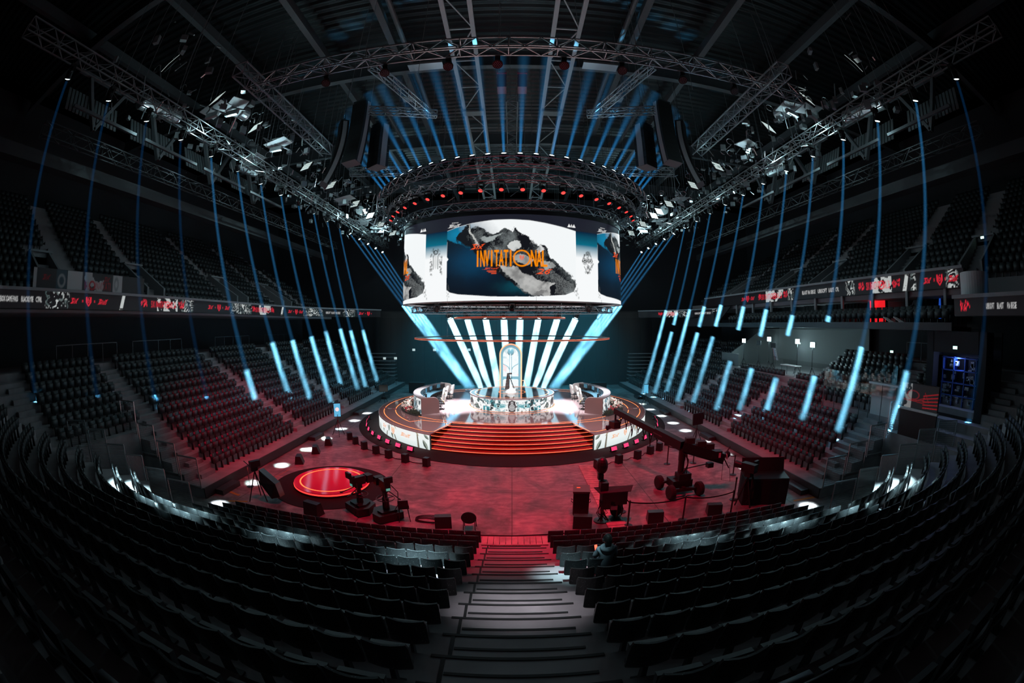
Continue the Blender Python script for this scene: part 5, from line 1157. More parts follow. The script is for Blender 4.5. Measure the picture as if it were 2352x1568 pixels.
# draped desk with camera at the right
t = thing('draped_desk', 'tall desk fully draped in black cloth at the right end of the front row', 'desk', (10.85, 14.85, 0), R(-20))
mb = MB(); mb.prism([(-1.05 + .07 * sin(i * 2.2) if i in () else x, y) for i, (x, y) in enumerate([(-1.05, -.62), (-.6, -.66), (-.2, -.61), (.2, -.66), (.6, -.61), (1.05, -.64), (1.1, 0), (1.05, .62), (0, .66), (-1.05, .62), (-1.1, 0)])], 0, 1.15); mb.build('drape', DRAPE, t)
MB().plate([(-1.05, .5, 1.15), (1.05, .5, 1.15), (1.05, .7, 1.75), (-1.05, .7, 1.75)], .05).build('back_board', DRAPE, t); MB().box(0, 0, 1.17, 2.1, 1.2, .04).build('desk_top', BLK, t)
t = thing('operator_camera', 'black camera on a tripod hung with cables beside the draped desk', 'camera', (9.75, 14.6, 0), R(25))
for a in (.3, 2.4, 4.5): MB().bar((0, 0, 1.3), (.42 * cos(a), .42 * sin(a), 0), .045).build('leg', BLK2, t)
MB().box(0, 0, 1.72, .3, .7, .36).lathe([(.12, .3), (.16, .75)], 12, (0, 0, 1.72), (0, 1, 0)).box(.38, -.1, 1.82, .3, .12, .26).build('camera_body', BLK, t); MB().box(0, 0, 1.42, .2, .3, .2).build('pan_head', BLK2, t)
mb = MB()
for k in range(10): mb.tube([(-.1 + .2 * rr.random(), -.2, 1.5), (-.2 + .5 * rr.random(), -.35, .9), (-.2 + .4 * rr.random(), -.2, .2)], .014, 4)
mb.build('cables', RUBBER, t)
# screens on tripods beside the stage
def screen_stand(label, x, y, rz, z, w, h, lit):
    t = thing('screen_stand', label, 'screen', (x, y, 0), rz, 'screens on tripods')
    for a in (.5, 2.6, 4.7): MB().bar((0, 0, z - .35), (.5 * cos(a), .5 * sin(a), 0), .035).build('leg', BLK2, t)
    MB().bar((0, 0, .5), (0, 0, z), .04).build('pole', BLK2, t); MB().box(0, .03, z + h * .3, w, .06, h).build('housing', BLK2, t); MB().box(0, -.005, z + h * .3, w * .92, .012, h * .9).build('display', lit, t); return t
BLUED = mat('bright_blue_display', (.05, .3, .5), .3, 0, .8, (.12, .55, .85))
t = screen_stand('tripod screen showing a bright blue picture at the left edge of the floor', -11.9, 26.7, R(28), 1.5, .5, 1.0, BLUED); MB().lathe([(.0, -.012), (.14, -.012), (.14, 0), (0, 0)], 16, (0, -.012, 1.85), (0, -1, 0)).build('disc', mat('pale_disc', (.8, .9, .9), .4, 0, .8), t)
screen_stand('tripod screen turned away on the right of the floor lights', 11.5, 24.0, R(-160), 1.55, .95, .75, mat('dark_display', (.02, .03, .03), .2))
t = screen_stand('small bright screen far off at the right floor edge', 12.7, 38.5, R(-25), 1.3, .45, .9, BLUED)
screen_stand('dark equipment screen far off at the left floor edge', -12.6, 40.0, R(25), 1.2, .9, .7, MATS['dark_display'])
# floor markings
YEL = mat('worn_yellow_tape', (.55, .26, .03), .6)
for l, a, b, w in (('worn yellow stripe on the floor by the left fence, farther one', (-13.3, 15.0), (-12.2, 14.75), .16), ('worn yellow stripe on the floor by the left fence, nearer one', (-12.3, 13.95), (-11.4, 14.3), .14), ('worn yellow stripe on the floor by the right fence', (12.2, 14.0), (13.5, 13.85), .16)):
    tag(MB().bar((*a, .002), (*b, .002), w, .004).build('floor_stripe', YEL), l, 'floor marking', 'yellow floor stripes')
tag(flat_line([(-12.0, 15.4), (-11.75, 18.5), (-11.7, 19.6)], .03, 'tape_line', YEL, .004, None).data and bpy.data.objects['tape_line'], 'thin orange tape line on the floor beside the left floor lights', 'floor marking')
bpy.data.objects['tape_line'].parent = None
# ---------------------------------------------------------------- fences, railings and glass
def fence_panel(label, x, y, z, rz, w, h, kind, group='mesh fence panels'):
    t = thing('fence_panel', label, 'fence', (x, y, z), rz, group)
    MB().bar((-w / 2, 0, 0), (-w / 2, 0, h), .05).bar((w / 2, 0, 0), (w / 2, 0, h), .05).bar((-w / 2, 0, h), (w / 2, 0, h), .05).bar((-w / 2, 0, .08), (w / 2, 0, .08), .04).build('frame', ALU, t)
    m = MB()
    if kind == 'slat':
        for i in range(int(h / .055)): m.bar((-w / 2, 0, .1 + i * .055), (w / 2, 0, .1 + i * .055), .012, .026)
    elif kind == 'bar':
        for i in range(int(w / .07)): m.bar((-w / 2 + .07 * i, 0, .08), (-w / 2 + .07 * i, 0, h), .022)
    else:
        for i in range(int(w / .09)): m.bar((-w / 2 + .09 * i, 0, .08), (-w / 2 + .09 * i, 0, h), .008)
        for i in range(int(h / .09)): m.bar((-w / 2, 0, .08 + .09 * i), (w / 2, 0, .08 + .09 * i), .008)
    m.build('infill', ALU if kind != 'mesh' else STEEL, t)
for s, side in ((-1, 'left'), (1, 'right')):
    for j, (x, y, z, a, w, h, k) in enumerate(((13.2, 11.7, 0, 8, 1.25, 1.5, 'mesh'), (14.4, 11.4, .0, 14, 1.1, 1.9, 'slat'), (15.4, 11.0, .3, 20, 1.0, 2.1, 'bar'), (16.3, 10.6, .8, 25, 1.0, 2.0, 'slat'), (17.2, 10.1, 1.2, 30, 1.0, 2.2, 'slat'), (18.1, 9.4, 1.6, 36, 1.1, 2.2, 'mesh'), (14.2, 13.5, .5, 3, 1.3, 1.4, 'mesh'), (15.6, 13.4, .9, 3, 1.3, 1.5, 'mesh'), (17.0, 13.3, 1.6, 3, 1.3, 1.5, 'mesh'), (18.4, 13.2, 2.5, 3, 1.3, 1.6, 'mesh'))):
        fence_panel('%s metal fence panel in the near %s corner, %s from the floor' % ({'mesh': 'wire mesh', 'slat': 'slatted', 'bar': 'upright-barred'}[k], side, nth(j + 1)), s * x, y, z, -s * R(a), w, h, k)
    for j, y in enumerate((13.8, 20.5, 30, 38)):
        if s > 0 and j: continue
        t = thing('guard_rail', 'dark guard rail behind the top row of the %s stand, %s from the near end' % (side, nth(j + 1)), 'railing', (s * 23.6, y, sz(11) + .4), 0, 'guard rails'); m = MB()
        m.bar((0, -2.6, 1.15), (0, 2.6, 1.15), .05)
        for q in (-2.6, -1.3, 0, 1.3, 2.6): m.bar((0, q, 0), (0, q, 1.15), .045)
        m.build('rail', DSTEEL, t)
# glass fronted corner box on the right stand
t = thing('glass_balustrade', 'row of clear glass panes along the raised rows of the right stand', 'balustrade', (0, 0, 0))
for j, (x0, y0, x1, y1) in enumerate(((18.6, 19.8, 18.6, 18.7), (18.6, 18.7, 18.6, 17.6), (18.6, 17.6, 18.6, 16.4), (18.6, 16.4, 18.6, 15.6), (18.6, 15.6, 18.6, 14.6), (18.6, 14.6, 18.6, 13.5))):
    MB().plate([(x0, y0, 4.1), (x1, y1, 4.1), (x1, y1, (5.1, 5.05, 5.0, 5.7, 5.72, 5.75)[j]), (x0, y0, (5.15, 5.1, 5.05, 5.1, 5.7, 5.72)[j])], .03).build('pane', GLASS, t); MB().bar((x0, y0, sz(5)), (x0, y0, 5.1), .04).build('post', STEEL, t)
tag(MB().box(18.75, 14.5, 4.75, .5, 2.3, .1).box(18.9, 14.5, 3.7, .1, 2.3, 2.0).build('counter_top', WHITEP), 'white counter edge below the glass panes on the right stand', 'counter')
mat_dim = nosample(art_mat('dim_print', .35))  # board picture gets its brightness from emission
t = thing('picture_board', 'dark board printed with red stripes at the near end of the right stand', 'sign', (18, 11.4, 4.0), R(-90)); cv = Cv(2.5, 1.1, .03, (.015, .015, .017)); MB().box(0, .06, -.95, 2.5, .12, 1.8).build('base', BLK, t); n2 = cv.noise(2, 99)
cv.put(((cv.X < .7) & (n2 > .5)) * 1.0, (.45, .46, .46)); cv.text('INVITATI', .12, .32, .1, .9, (.02, .02, .02)); cv.ell(.8, .6, .42, .2, (.6, .02, .03), 1, .9)
for q in range(5): cv.line((.1 + .45 * q, .35), (1.6, .30 + .12 * q), .02, (.7, .02, .03)); cv.line((1.5, .10 + .13 * q), (2.5, .16 + .16 * q), .035, (.8, .02, .03))
cv.mesh('printed_face', lambda U, Vv: (U - 1.25, 0 * U - .03, Vv), mat_dim, t); MB().box(0, .03, .55, 2.55, .08, 1.15).build('board', BLK, t); MB().box(0, -.05, -.06, 2.7, .2, .1).build('ledge', WHITEP, t)
for l, p in (('small lit exit sign over the blue lit opening at the near right', (20.3, 10.5, 6.75)), ('small lit exit sign in the corner beyond the raised right seats', (24.5, 18.5, 6.1)), ('small lit exit sign in the dark near left corner', (-18.5, 8.6, 2.6)), ('small lit exit sign in a stair mouth of the near right upper tier', (26.6, 10.8, 12.9))):
    t = thing('exit_sign', l, 'exit sign', p, R(90), 'exit signs'); MB().box(0, 0, 0, .34, .06, .18).build('housing', BLK2, t); MB().box(0, .035 if p[0] < 0 else .035, 0, .30, .012, .14).build('lit_face', mat('pale_green_sign', (.5, .9, .8), .4, 0, 2.0, (.55, 1, .85)), t)
# lit doorway with blue racks at the near right
t = thing('blue_lit_racks', 'blue lit rack shelves glimpsed through the opening at the near right', 'shelves', (21.2, 10.5, 3.7), R(-90)); rr = random.Random(4)
m = MB()
for q in range(4): m.box(-1.2 + .8 * q, 0, 1.3, .06, .5, 2.6)
for q in range(5): m.box(0, 0, .15 + .6 * q, 2.6, .5, .05)
m.build('rack', mat('blue_rack_paint', (.05, .12, .45), .5), t); m = MB()
for q in range(40): m.box(-1.15 + 2.3 * rr.random(), -.1, .3 + 2.1 * rr.random(), .1 + .2 * rr.random(), .2, .06 + .2 * rr.random())
m.build('stored_goods', mat('mixed_grey_goods', (.4, .42, .5), .6, noise=(14, .9)), t)
mb = MB(); mb.box(22.2, 10.5, 4.2, .2, 5.0, 6.6); mb.box(20.9, 12.3, 4.2, 1.2, .5, 6.6); mb.box(20.9, 8.6, 4.2, 1.2, .5, 6.6); mb.box(20.9, 10.5, 7.0, 1.2, 3.2, 1.0); mb.box(20.9, 10.5, 1.8, 1.2, 3.2, 3.7)
struct('wall_near_right', mb, DARKW)
# press area: lamps on stands, table, board
for j, (x, y, z, on) in enumerate(((21.5, 35.0, 6.1, 1), (22.2, 31.6, 6.35, 1), (21.2, 29.6, 5.9, 0), (22.2, 27.3, 6.3, 1), (21.6, 24.6, 6.15, 1), (21.4, 32.2, 6.0, 0))):
    t = thing('studio_lamp', '%s square lamp on a stand in the press area, %s from the far end' % ('lit white' if on else 'dark', nth([1, 3, 4, 5, 6, 2][j])), 'lamp', (x, y, sz(8)), R(-70), 'press area lamps')
    MB().bar((0, 0, .6), (0, 0, z - sz(8)), .035).build('pole', BLK2, t)
    for a in (.3, 2.4, 4.5): MB().bar((0, 0, .7), (.4 * cos(a), .4 * sin(a), 0), .03).build('leg', BLK2, t)
    MB().box(0, .06, z - sz(8) + .15, .46, .12, .40).build('housing', BLK2, t)
    if on: MB().box(0, -.01, z - sz(8) + .15, .42, .02, .36).build('lit_face', LENS_W, t)
t = thing('sign_board', 'tilted white notice board with blue and red bars in the press area', 'sign', (21.2, 29.0, 4.9), R(75)); cv = Cv(.9, 1.0, .03, (.75, .77, .78)); cv.rect(.55, .66, 0, 1, (.1, .35, .6)); cv.rect(.72, .84, 0, 1, (.6, .05, .05))
for q in range(5): cv.rect(.1, .45, .2 + .14 * q, .25 + .14 * q, (.35, .37, .4))
cv.mesh('board_face', lambda U, Vv: (U - .45 + Vv * .18, -.02 + Vv * .2, Vv * .95), PRINT, t); MB().bar((-.2, .2, -.9), (-.1, .1, .3), .04).bar((.3, .2, -.9), (.3, .1, .3), .04).build('leg', BLK2, t)
t = thing('folding_table', 'low grey table in the press area beside the right stand', 'table', (20.9, 26.5, sz(8)), R(90)); MB().box(0, 0, .74, 2.0, .7, .04).build('top', WHITEP, t)
for a, b in ((-1, -1), (1, -1), (-1, 1), (1, 1)): MB().bar((.9 * a, .3 * b, .72), (.9 * a, .3 * b, 0), .03).build('leg', STEEL, t)
for j, (x, y, w, h) in enumerate(((-15.5, 50, .5, .9), (-12, 51, .4, .5), (-13.8, 49, .5, .45), (-9.4, 51, .3, .4), (-5.2, 51.5, .4, .4))):
    t = thing('work_light', 'small pale panel light on a stand behind the stage, %s from the left' % nth([1, 3, 2, 4, 5][j]), 'lamp', (x, y, 0), 0, 'work lights behind the stage'); zz = (3.6, 4.6, 3.7, 4.6, 4.6)[j]; MB().bar((0, 0, 0), (0, 0, zz), .03).build('pole', BLK2, t); MB().box(0, 0, zz, .35, .05, .28).build('panel', FLOODW, t)
# ---------------------------------------------------------------- people
SKIN = mat('warm_skin', (.45, .27, .20), .5); HOOD = mat('grey_blue_hoodie', (.17, .21, .24), .9, noise=(6, .15)); HAIR = mat('dark_hair', (.012, .010, .010), .6); JEAN = mat('dark_trousers', (.02, .022, .03), .85)
def skin(name, verts, edges, radii, m, parent, sub=2):
    me = bpy.data.meshes.new(name); me.from_pydata(verts, edges, []); o = bpy.data.objects.new(name, me); COL.objects.link(o); o.parent = parent
    md = o.modifiers.new('skin', 'SKIN'); md.use_smooth_shade = True
    for i, r in enumerate(radii): me.skin_vertices[0].data[i].radius = (r, r) if not isinstance(r, tuple) else r
    me.skin_vertices[0].data[0].use_root = True
    s = o.modifiers.new('sub', 'SUBSURF'); s.levels = sub; s.render_levels = sub; me.materials.append(m); return o
def head(parent, c, yaw, hair_len=.0):
    """head with face pointing +y before yaw; returns part"""
    m = MB(); nu, nv = 20, 16; vs = []; fs = []
    for j in range(nv + 1):
        t = pi * j / nv
        for i in range(nu):
            a = 2 * pi * i / nu; x, y, z = sin(t) * sin(a), sin(t) * cos(a), -cos(t)
            r = .105; k = 1 - .22 * max(0, -z) ** 1.2; X = x * r * .74 * k; Y = y * r * .95 * (1 - .10 * max(0, -z)) + (.012 if z < -.2 and y > 0 else 0); Z = z * r * 1.22
            f = max(0, y)
            if f > .3:
                if abs(x) < .16 and -.32 < z < .12: Y += .024 * (1 - abs(x) / .16) * (1 - abs(z + .12) / .3)       # nose
                if .16 < abs(x) < .5 and -.02 < z < .2: Y -= .010                                                  # eye sockets
                if abs(x) < .3 and -.62 < z < -.42: Y += .006
            vs.append((X, Y, Z))
    for j in range(nv):
        for i in range(nu): k = (i + 1) % nu; fs.append((j * nu + i, j * nu + k, (j + 1) * nu + k, (j + 1) * nu + i))
    m.add(vs, fs)
    for s in (-1, 1): m.ball((s * .078, -.005, -.005), .026, 8, 6, (.4, .8, 1.2))
    m.box(0, .098, -.062, .045, .008, .008)
    o = m.build('head', SKIN, parent, c, True); o.rotation_euler = (0, 0, yaw)
    for s in (-1, 1): e = MB().ball((s * .032, .083, .012), .012, 8, 6).build('eye', mat('dark_eye', (.02, .02, .02), .2), o)
    h = MB(); h.ball((0, -.018, .030), .112, 18, 12, (.80, .96, 1.08)); h.box(0, -.075, -.03, .13, .07, .12); h.build('hair', HAIR, o); return o
def hand(parent, c, d, m=SKIN, curl=.6):
    d = Vector(d).normalized(); side = d.cross(Vector((0, 0, 1))).normalized(); up = side.cross(d); V0 = Vector(c); vs = [V0, V0 + d * .05, V0 + d * .085]; es = [(0, 1), (1, 2)]; rd = [.020, .030, .026]
    for k, L in enumerate((.060, .070, .066, .052)):
        b = V0 + d * .085 + side * (.030 - .020 * k); n = len(vs); vs += [b, b + d * L * .5 - up * .004, b + d * L * .8 - up * L * .4 * curl, b + d * L * .85 - up * L * .8 * curl]; es += [(2, n), (n, n + 1), (n + 1, n + 2), (n + 2, n + 3)]; rd += [.010, .009, .0085, .007]
    b = V0 + d * .03 + side * .03; n = len(vs); vs += [b, b + side * .025 + d * .02, b + side * .03 + d * .05 - up * .01]; es += [(1, n), (n, n + 1), (n + 1, n + 2)]; rd += [.012, .010, .008]
    return skin('hand', [tuple(v) for v in vs], es, rd, m, parent, 1)
px, py, pz = 2.05, 7.95, 1.65
t = thing('person', 'person seen from behind in a grey hoodie sitting beside the central stairs holding a phone', 'person', (px, py + .12, pz))
# torso, arms, legs as one surface
v = [(0, 0, .50), (0, -.02, .66), (0, -.03, .84), (0, -.01, 1.0), (0, .0, 1.07), (-.17, -.01, .98), (-.23, .06, .76), (-.18, .28, .72), (.17, -.01, .98), (.23, .06, .76), (.12, .27, .74)]
e = [(0, 1), (1, 2), (2, 3), (3, 4), (3, 5), (5, 6), (6, 7), (3, 8), (8, 9), (9, 10)]
skin('hoodie', v, e, [(.175, .14), (.18, .135), (.185, .125), (.12, .10), (.075, .07), .085, .066, .048, .085, .066, .048], HOOD, t)
MB().tube([(.125 * cos(a), -.045 + .075 * sin(a) - .02, 1.045 + .035 * sin(a)) for a in np.linspace(0, 2 * pi, 18, endpoint=False)], .045, 8, True).ball((0, -.115, .985), .10, 12, 8, (1.05, .55, .95)).build('hood', HOOD, t, None, True)
skin('trousers', [(0, 0, .50), (-.10, .06, .50), (-.13, .44, .52), (-.13, .50, .10), (-.13, .58, .06), (.10, .06, .50), (.13, .44, .52), (.13, .50, .10), (.13, .58, .06)], [(0, 1), (1, 2), (2, 3), (3, 4), (0, 5), (5, 6), (6, 7), (7, 8)], [.13, .10, .075, .052, .05, .10, .075, .052, .05], JEAN, t)
for s in (-1, 1): MB().ball((s * .13, .60, .05), .05, 10, 7, (.95, 2.3, .95)).build('shoe', BLK2, t)
hd = head(t, (0, .015, 1.21), R(12))
MB().tube([(.10 * cos(a), 0.0, .02 + .125 * sin(a)) for a in np.linspace(0, pi, 12)], .012, 6).ball((-.098, 0, 0), .035, 8, 6, (.6, 1, 1.2)).ball((.098, 0, 0), .035, 8, 6, (.6, 1, 1.2)).build('headphones', BLK2, hd)
hand(t, (-.165, .30, .73), (.25, .6, .45)); hand(t, (.11, .29, .745), (-.4, .6, .45))
ph = MB().box(-.16, .37, .815, .075, .012, .15, rx=R(-25), rz=.3).build('phone', BLK2, None); ph.location = (px, py + .12, pz); tag(ph, 'phone with a red glowing screen held by the seated person', 'phone')
MB().box(-.158, .362, .815, .066, .004, .135, rx=R(-25), rz=.3).build('display', mat('red_phone_screen', (1, .1, .05), .3, 0, 2.5, (1, .08, .04)), ph)
def standing(label, x, y, z, rz, cloth):
    t = thing('person', label, 'person', (x, y, z), rz)
    skin('jacket', [(0, 0, .92), (0, 0, 1.15), (0, 0, 1.36), (0, .01, 1.47), (-.18, 0, 1.38), (-.22, .02, 1.12), (-.20, .14, .92), (.18, 0, 1.38), (.25, .10, 1.15), (.40, .30, 1.10)], [(0, 1), (1, 2), (2, 3), (2, 4), (4, 5), (5, 6), (2, 7), (7, 8), (8, 9)], [(.15, .11), (.16, .115), (.15, .10), .055, .075, .055, .042, .075, .055, .042], cloth, t)
    skin('trousers', [(0, 0, .94), (-.09, 0, .86), (-.10, .02, .48), (-.10, 0, .08), (.09, 0, .86), (.10, .02, .48), (.10, 0, .08)], [(0, 1), (1, 2), (2, 3), (0, 4), (4, 5), (5, 6)], [.12, .10, .07, .05, .10, .07, .05], JEAN, t)
    for s in (-1, 1): MB().ball((s * .10, .05, .045), .045, 8, 6, (1, 2.4, 1)).build('shoe', BLK2, t)
    head(t, (0, .015, 1.62), 0); hand(t, (-.20, .16, .90), (.05, .3, -1)); hand(t, (.42, .33, 1.10), (.5, .6, 0)); return t
standing('person standing in a grey jacket in a dark box, arm stretched to a curtain', 22.6, 14.9, 7.75, R(105), mat('grey_jacket', (.22, .22, .23), .8))
# curtains and lit doorway in the boxes
t = thing('red_lit_cabinet', 'red lit shelving unit glowing in the doorway of the right hand boxes', 'cabinet', (23.8, 19.0, 7.75), R(90)); REDL = mat('red_lit_wall', (.7, .02, .03), .5, 0, .75, (1, .012, .02))
MB().box(.35, .5, .95, .9, .06, 1.9).build('lit_panel', REDL, t); m = MB()
for q in range(4): m.box(-.7 + .32 * q, .3, 1.0, .03, .3, 1.6)
for q in range(4): m.box(-.2, .3, .3 + .45 * q, 1.1, .3, .03)
m.build('shelf_frame', BLK, t); MB().box(-.2, .48, 1.0, 1.0, .03, 1.5).build('back_panel', REDL, t)
for j, y in enumerate((12.6, 14.2, 16.2, 22.5, 25.0, 28, 31, 34)):
    m = MB()
    for q in range(9): m.box(24.2 + .06 * (q % 2), y - .9 + .2 * q, 8.7, .05, .19, 1.9)
    tag(m.build('curtain', DRAPE), 'dark hanging curtain at the back of the right boxes, %s from the near end' % nth(j + 1), 'curtain', 'box curtains')
t = thing('blue_strip_light', 'thin blue light strip between curtains in the right boxes', 'light', (23.9, 13.6, 8.2)); MB().plate([(0, 0, 0), (0, .28, 0), (0, .12, 1.2), (0, 0, 1.2)], .03).build('strip', mat('blue_strip', (.02, .1, .6), .4, 0, .5, (.02, .12, .7)), t)
t = thing('folded_sheets', 'pale crumpled sheets draped over the front edge of the right boxes', 'sheets', (20.25, 13.6, 7.75)); m = MB()
for q in range(6): m.plate([(-.05, -2.6 + .85 * q, 0), (.4, -2.6 + .85 * q, .02), (.35, -1.8 + .85 * q, .10 + .26 * (q > 3)), (-.05, -1.8 + .85 * q, .10 + .30 * (q > 3))], .05)
m.build('sheet', WHITEP, t)
# ---------------------------------------------------------------- lamps, beams and light
def haze_mat(name, dens, noise=0, col=(1, 1, 1)):
    m = bpy.data.materials.new(name); m.use_nodes = True; nt = m.node_tree; nt.nodes.clear()
    o = nt.nodes.new('ShaderNodeOutputMaterial'); v = nt.nodes.new('ShaderNodeVolumeScatter'); v.inputs['Density'].default_value = dens; v.inputs['Color'].default_value = (*col, 1); nt.links.new(v.outputs[0], o.inputs['Volume'])
    if noise:                                    # drifting wisps in the haze
        g = nt.nodes.new('ShaderNodeNewGeometry'); mp = nt.nodes.new('ShaderNodeMapping'); mp.inputs['Scale'].default_value = (1.1, 1.1, .55); n = nt.nodes.new('ShaderNodeTexNoise'); n.inputs['Scale'].default_value = noise; n.inputs['Detail'].default_value = 2; n.inputs['Distortion'].default_value = .6
        r = nt.nodes.new('ShaderNodeMapRange'); r.inputs['From Min'].default_value = .30; r.inputs['From Max'].default_value = .66; r.inputs['To Min'].default_value = dens * .35; r.inputs['To Max'].default_value = dens * 1.5
        nt.links.new(g.outputs['Position'], mp.inputs['Vector']); nt.links.new(mp.outputs[0], n.inputs['Vector']); nt.links.new(n.outputs['Fac'], r.inputs['Value']); nt.links.new(r.outputs[0], v.inputs['Density'])
    return m
HZ_UP = haze_mat('thin_haze', .0055, 0, (.28, .62, .95)); HZ_DN = haze_mat('dense_haze', .14, 1.3); HZ_ST = haze_mat('stage_haze', .062, .9); HZ_TOP = haze_mat('roof_haze', .08, 0, (.35, .75, 1)); HZ_MERGE = haze_mat('side_haze', .14, .9)  # blue of the beam light is put into the thin and roof haze colour
CYAN = (.40, .80, .96); BLUE = (.10, .52, 1.0)
def area(name, loc, d, size, energy, col, spread=180, parent=None, shape='DISK', size_y=None):
    l = bpy.data.lights.new(name, 'AREA'); l.shape = shape; l.size = size; l.energy = energy; l.color = col; l.spread = R(spread)
    if size_y: l.size_y = size_y
    o = bpy.data.objects.new(name, l); COL.objects.link(o); o.location = loc; o.rotation_euler = Vector(d).to_track_quat('-Z', 'Y').to_euler()
    if parent is not None: o.parent = parent
    return o
def spot(name, loc, tgt, energy, col, ang, blend=.5, rad=.2):
    l = bpy.data.lights.new(name, 'SPOT'); l.energy = energy; l.color = col; l.spot_size = R(ang); l.spot_blend = blend; l.shadow_soft_size = rad
    o = bpy.data.objects.new(name, l); COL.objects.link(o); o.location = loc; o.rotation_euler = (Vector(tgt) - Vector(loc)).to_track_quat('-Z', 'Y').to_euler(); return o
def point(name, loc, energy, col, rad=.15):
    l = bpy.data.lights.new(name, 'POINT'); l.energy = energy; l.color = col; l.shadow_soft_size = rad
    o = bpy.data.objects.new(name, l); COL.objects.link(o); o.location = loc; return o
def cone(d, L0, L1, r0, r1):
    d = Vector(d).normalized(); up = Vector((1, 0, 0)) if abs(d.x) < .9 else Vector((0, 1, 0)); a = d.cross(up).normalized(); b = d.cross(a); n = 28; vs = []
    for L, r in ((L0, r0), (L1, r1)):
        for k in range(n): t = 2 * pi * k / n; vs.append(d * L + a * r * cos(t) + b * r * sin(t))
    return MB().add(vs, [(k, (k + 1) % n, n + (k + 1) % n, n + k) for k in range(n)] + [tuple(range(n - 1, -1, -1)), tuple(range(n, 2 * n))])
def mover(label, group, src, tgt, segs, energy, size, spread, col, hang=1, lens=LENS_W, scale=1.0, cat='stage lamp', reach=None):
    """moving-head lamp at src aimed at tgt; segs: (u0, u1, r0, r1, haze) along the throw"""
    src, tgt = Vector(src), Vector(tgt); d = tgt - src; L = d.length; d.normalize(); k = scale
    t = thing('stage_lamp', label, cat, src, 0, group)
    MB().box(0, 0, .52 * hang * k, .30 * k, .30 * k, .16 * k).build('base', BLK, t)
    MB().bar((-.21 * k, 0, .46 * hang * k), (-.21 * k, 0, 0), .05 * k).bar((.21 * k, 0, .46 * hang * k), (.21 * k, 0, 0), .05 * k).bar((-.21 * k, 0, .44 * hang * k), (.21 * k, 0, .44 * hang * k), .05 * k).build('yoke', BLK2, t)
    MB().lathe([(.10 * k, -.26 * k), (.15 * k, -.20 * k), (.15 * k, .02 * k), (.17 * k, .08 * k), (.17 * k, .12 * k), (.14 * k, .12 * k)], 14, -d * .08 * k, d).build('head', BLK2, t)
    MB().lathe([(0, .045 * k), (.13 * k, .045 * k), (.13 * k, .05 * k), (0, .075 * k)], 14, (0, 0, 0), d).build('lens', lens, t)
    for u0, u1, r0, r1, hz in segs:
        b = cone(d, L * u0 + (.1 * k if u0 == 0 else 0), L * u1, r0, r1).build('light_beam', hz, t); b['kind'] = 'stuff'; b['label'] = 'pale blue beam of light in the haze'
    if energy: area('beam_light', d * .12 * k, d, size * .89, energy, col, spread, t, 'SQUARE')
    return t
LY = [5.5 + 2.8 * i for i in range(17)]
R_T = {36.3: (13.5, 42.4, .04), 33.5: (14.0, 40.0, .5), 30.7: (14.75, 38.7, .6), 27.9: (14.5, 35.1, .5), 25.1: (14.76, 32.2, .87), 22.3: (15.0, 28.3, 1.0), 19.5: (15.7, 25.9, 1.4), 16.7: (16.5, 23.5, 1.8), 13.9: (16.6, 19.6, 1.9), 11.1: (16.6, 16.2, 1.9), 8.3: (18.2, 13.3, 2.7), 5.5: (20.6, 9.5, 2.0)}
L_T = {36.3: (15, 45.6, 1.0), 33.5: (14.9, 41.4, 1.0), 30.7: (14.9, 39.1, 1.0), 27.9: (16.3, 38.0, 1.7), 25.1: (14.8, 32.3, .9), 22.3: (15.8, 30.3, 1.5), 19.5: (17.2, 29.1, 2.2), 16.7: (17.4, 24.6, 2.3), 13.9: (18.5, 20.5, 2.8), 11.1: (19.5, 16.5, 3.2), 8.3: (20.5, 12.5, 4.0), 5.5: (21.5, 8.5, 4.5)}
US = {1: {36.3: .46, 33.5: .49, 30.7: .48, 27.9: .47, 25.1: .48, 22.3: .50, 19.5: .53, 16.7: .57, 13.9: .58, 11.1: .68, 8.3: .79}, -1: {36.3: .61, 33.5: .61, 30.7: .60, 27.9: .64, 25.1: .63, 22.3: .67, 19.5: .71, 16.7: .83}}
GAP = {(1, 33.5): (.56, .60), (1, 27.9): (.57, .60), (1, 25.1): (.58, .63), (1, 22.3): (.60, .74), (1, 19.5): (.64, .78), (1, 16.7): (.65, .83), (1, 13.9): (.60, .80)}
for s, side in ((-1, 'left'), (1, 'right')):
    for i, y in enumerate(LY):
        y = round(y, 1); src = (s * 16, y, 16.7); g = 'beam lamps on the %s side truss' % side
        lab = 'moving lamp with a thin blue beam, %s from the near end of the %s truss' % (nth(i + 1), side)
        if y < 37.5:
            T = (R_T if s > 0 else L_T)[y]; tgt = Vector((s * T[0], T[1], T[2])); us = US[s].get(y)
            r = lambda u: .10 + .31 * u
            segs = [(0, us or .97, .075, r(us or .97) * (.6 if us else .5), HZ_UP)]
            if us:
                gp = GAP.get((s, y)); e = .975
                if gp: segs += [(us, gp[0], r(us), r(gp[0]), HZ_DN), (gp[1], e, r(gp[1]), r(e), HZ_DN)]
                else: segs.append((us, e, r(us), r(e), HZ_DN))
            mover(lab, g, src, tgt, segs, 44 if us else 9, .16, 2.1 if us else 1.7, BLUE if not us else (.2, .66, 1), 1)
        else:
            tgt = Vector((s * (4.4 - .22 * (i - 12)), 42.4 - .3 * (i - 12), 1.1)); mover(lab, g, src, tgt, [(0, .46, .075, .20, HZ_UP), (.46, .985, .26, .42, HZ_MERGE)], 62, .18, 1.8, (.2, .66, 1), 1)
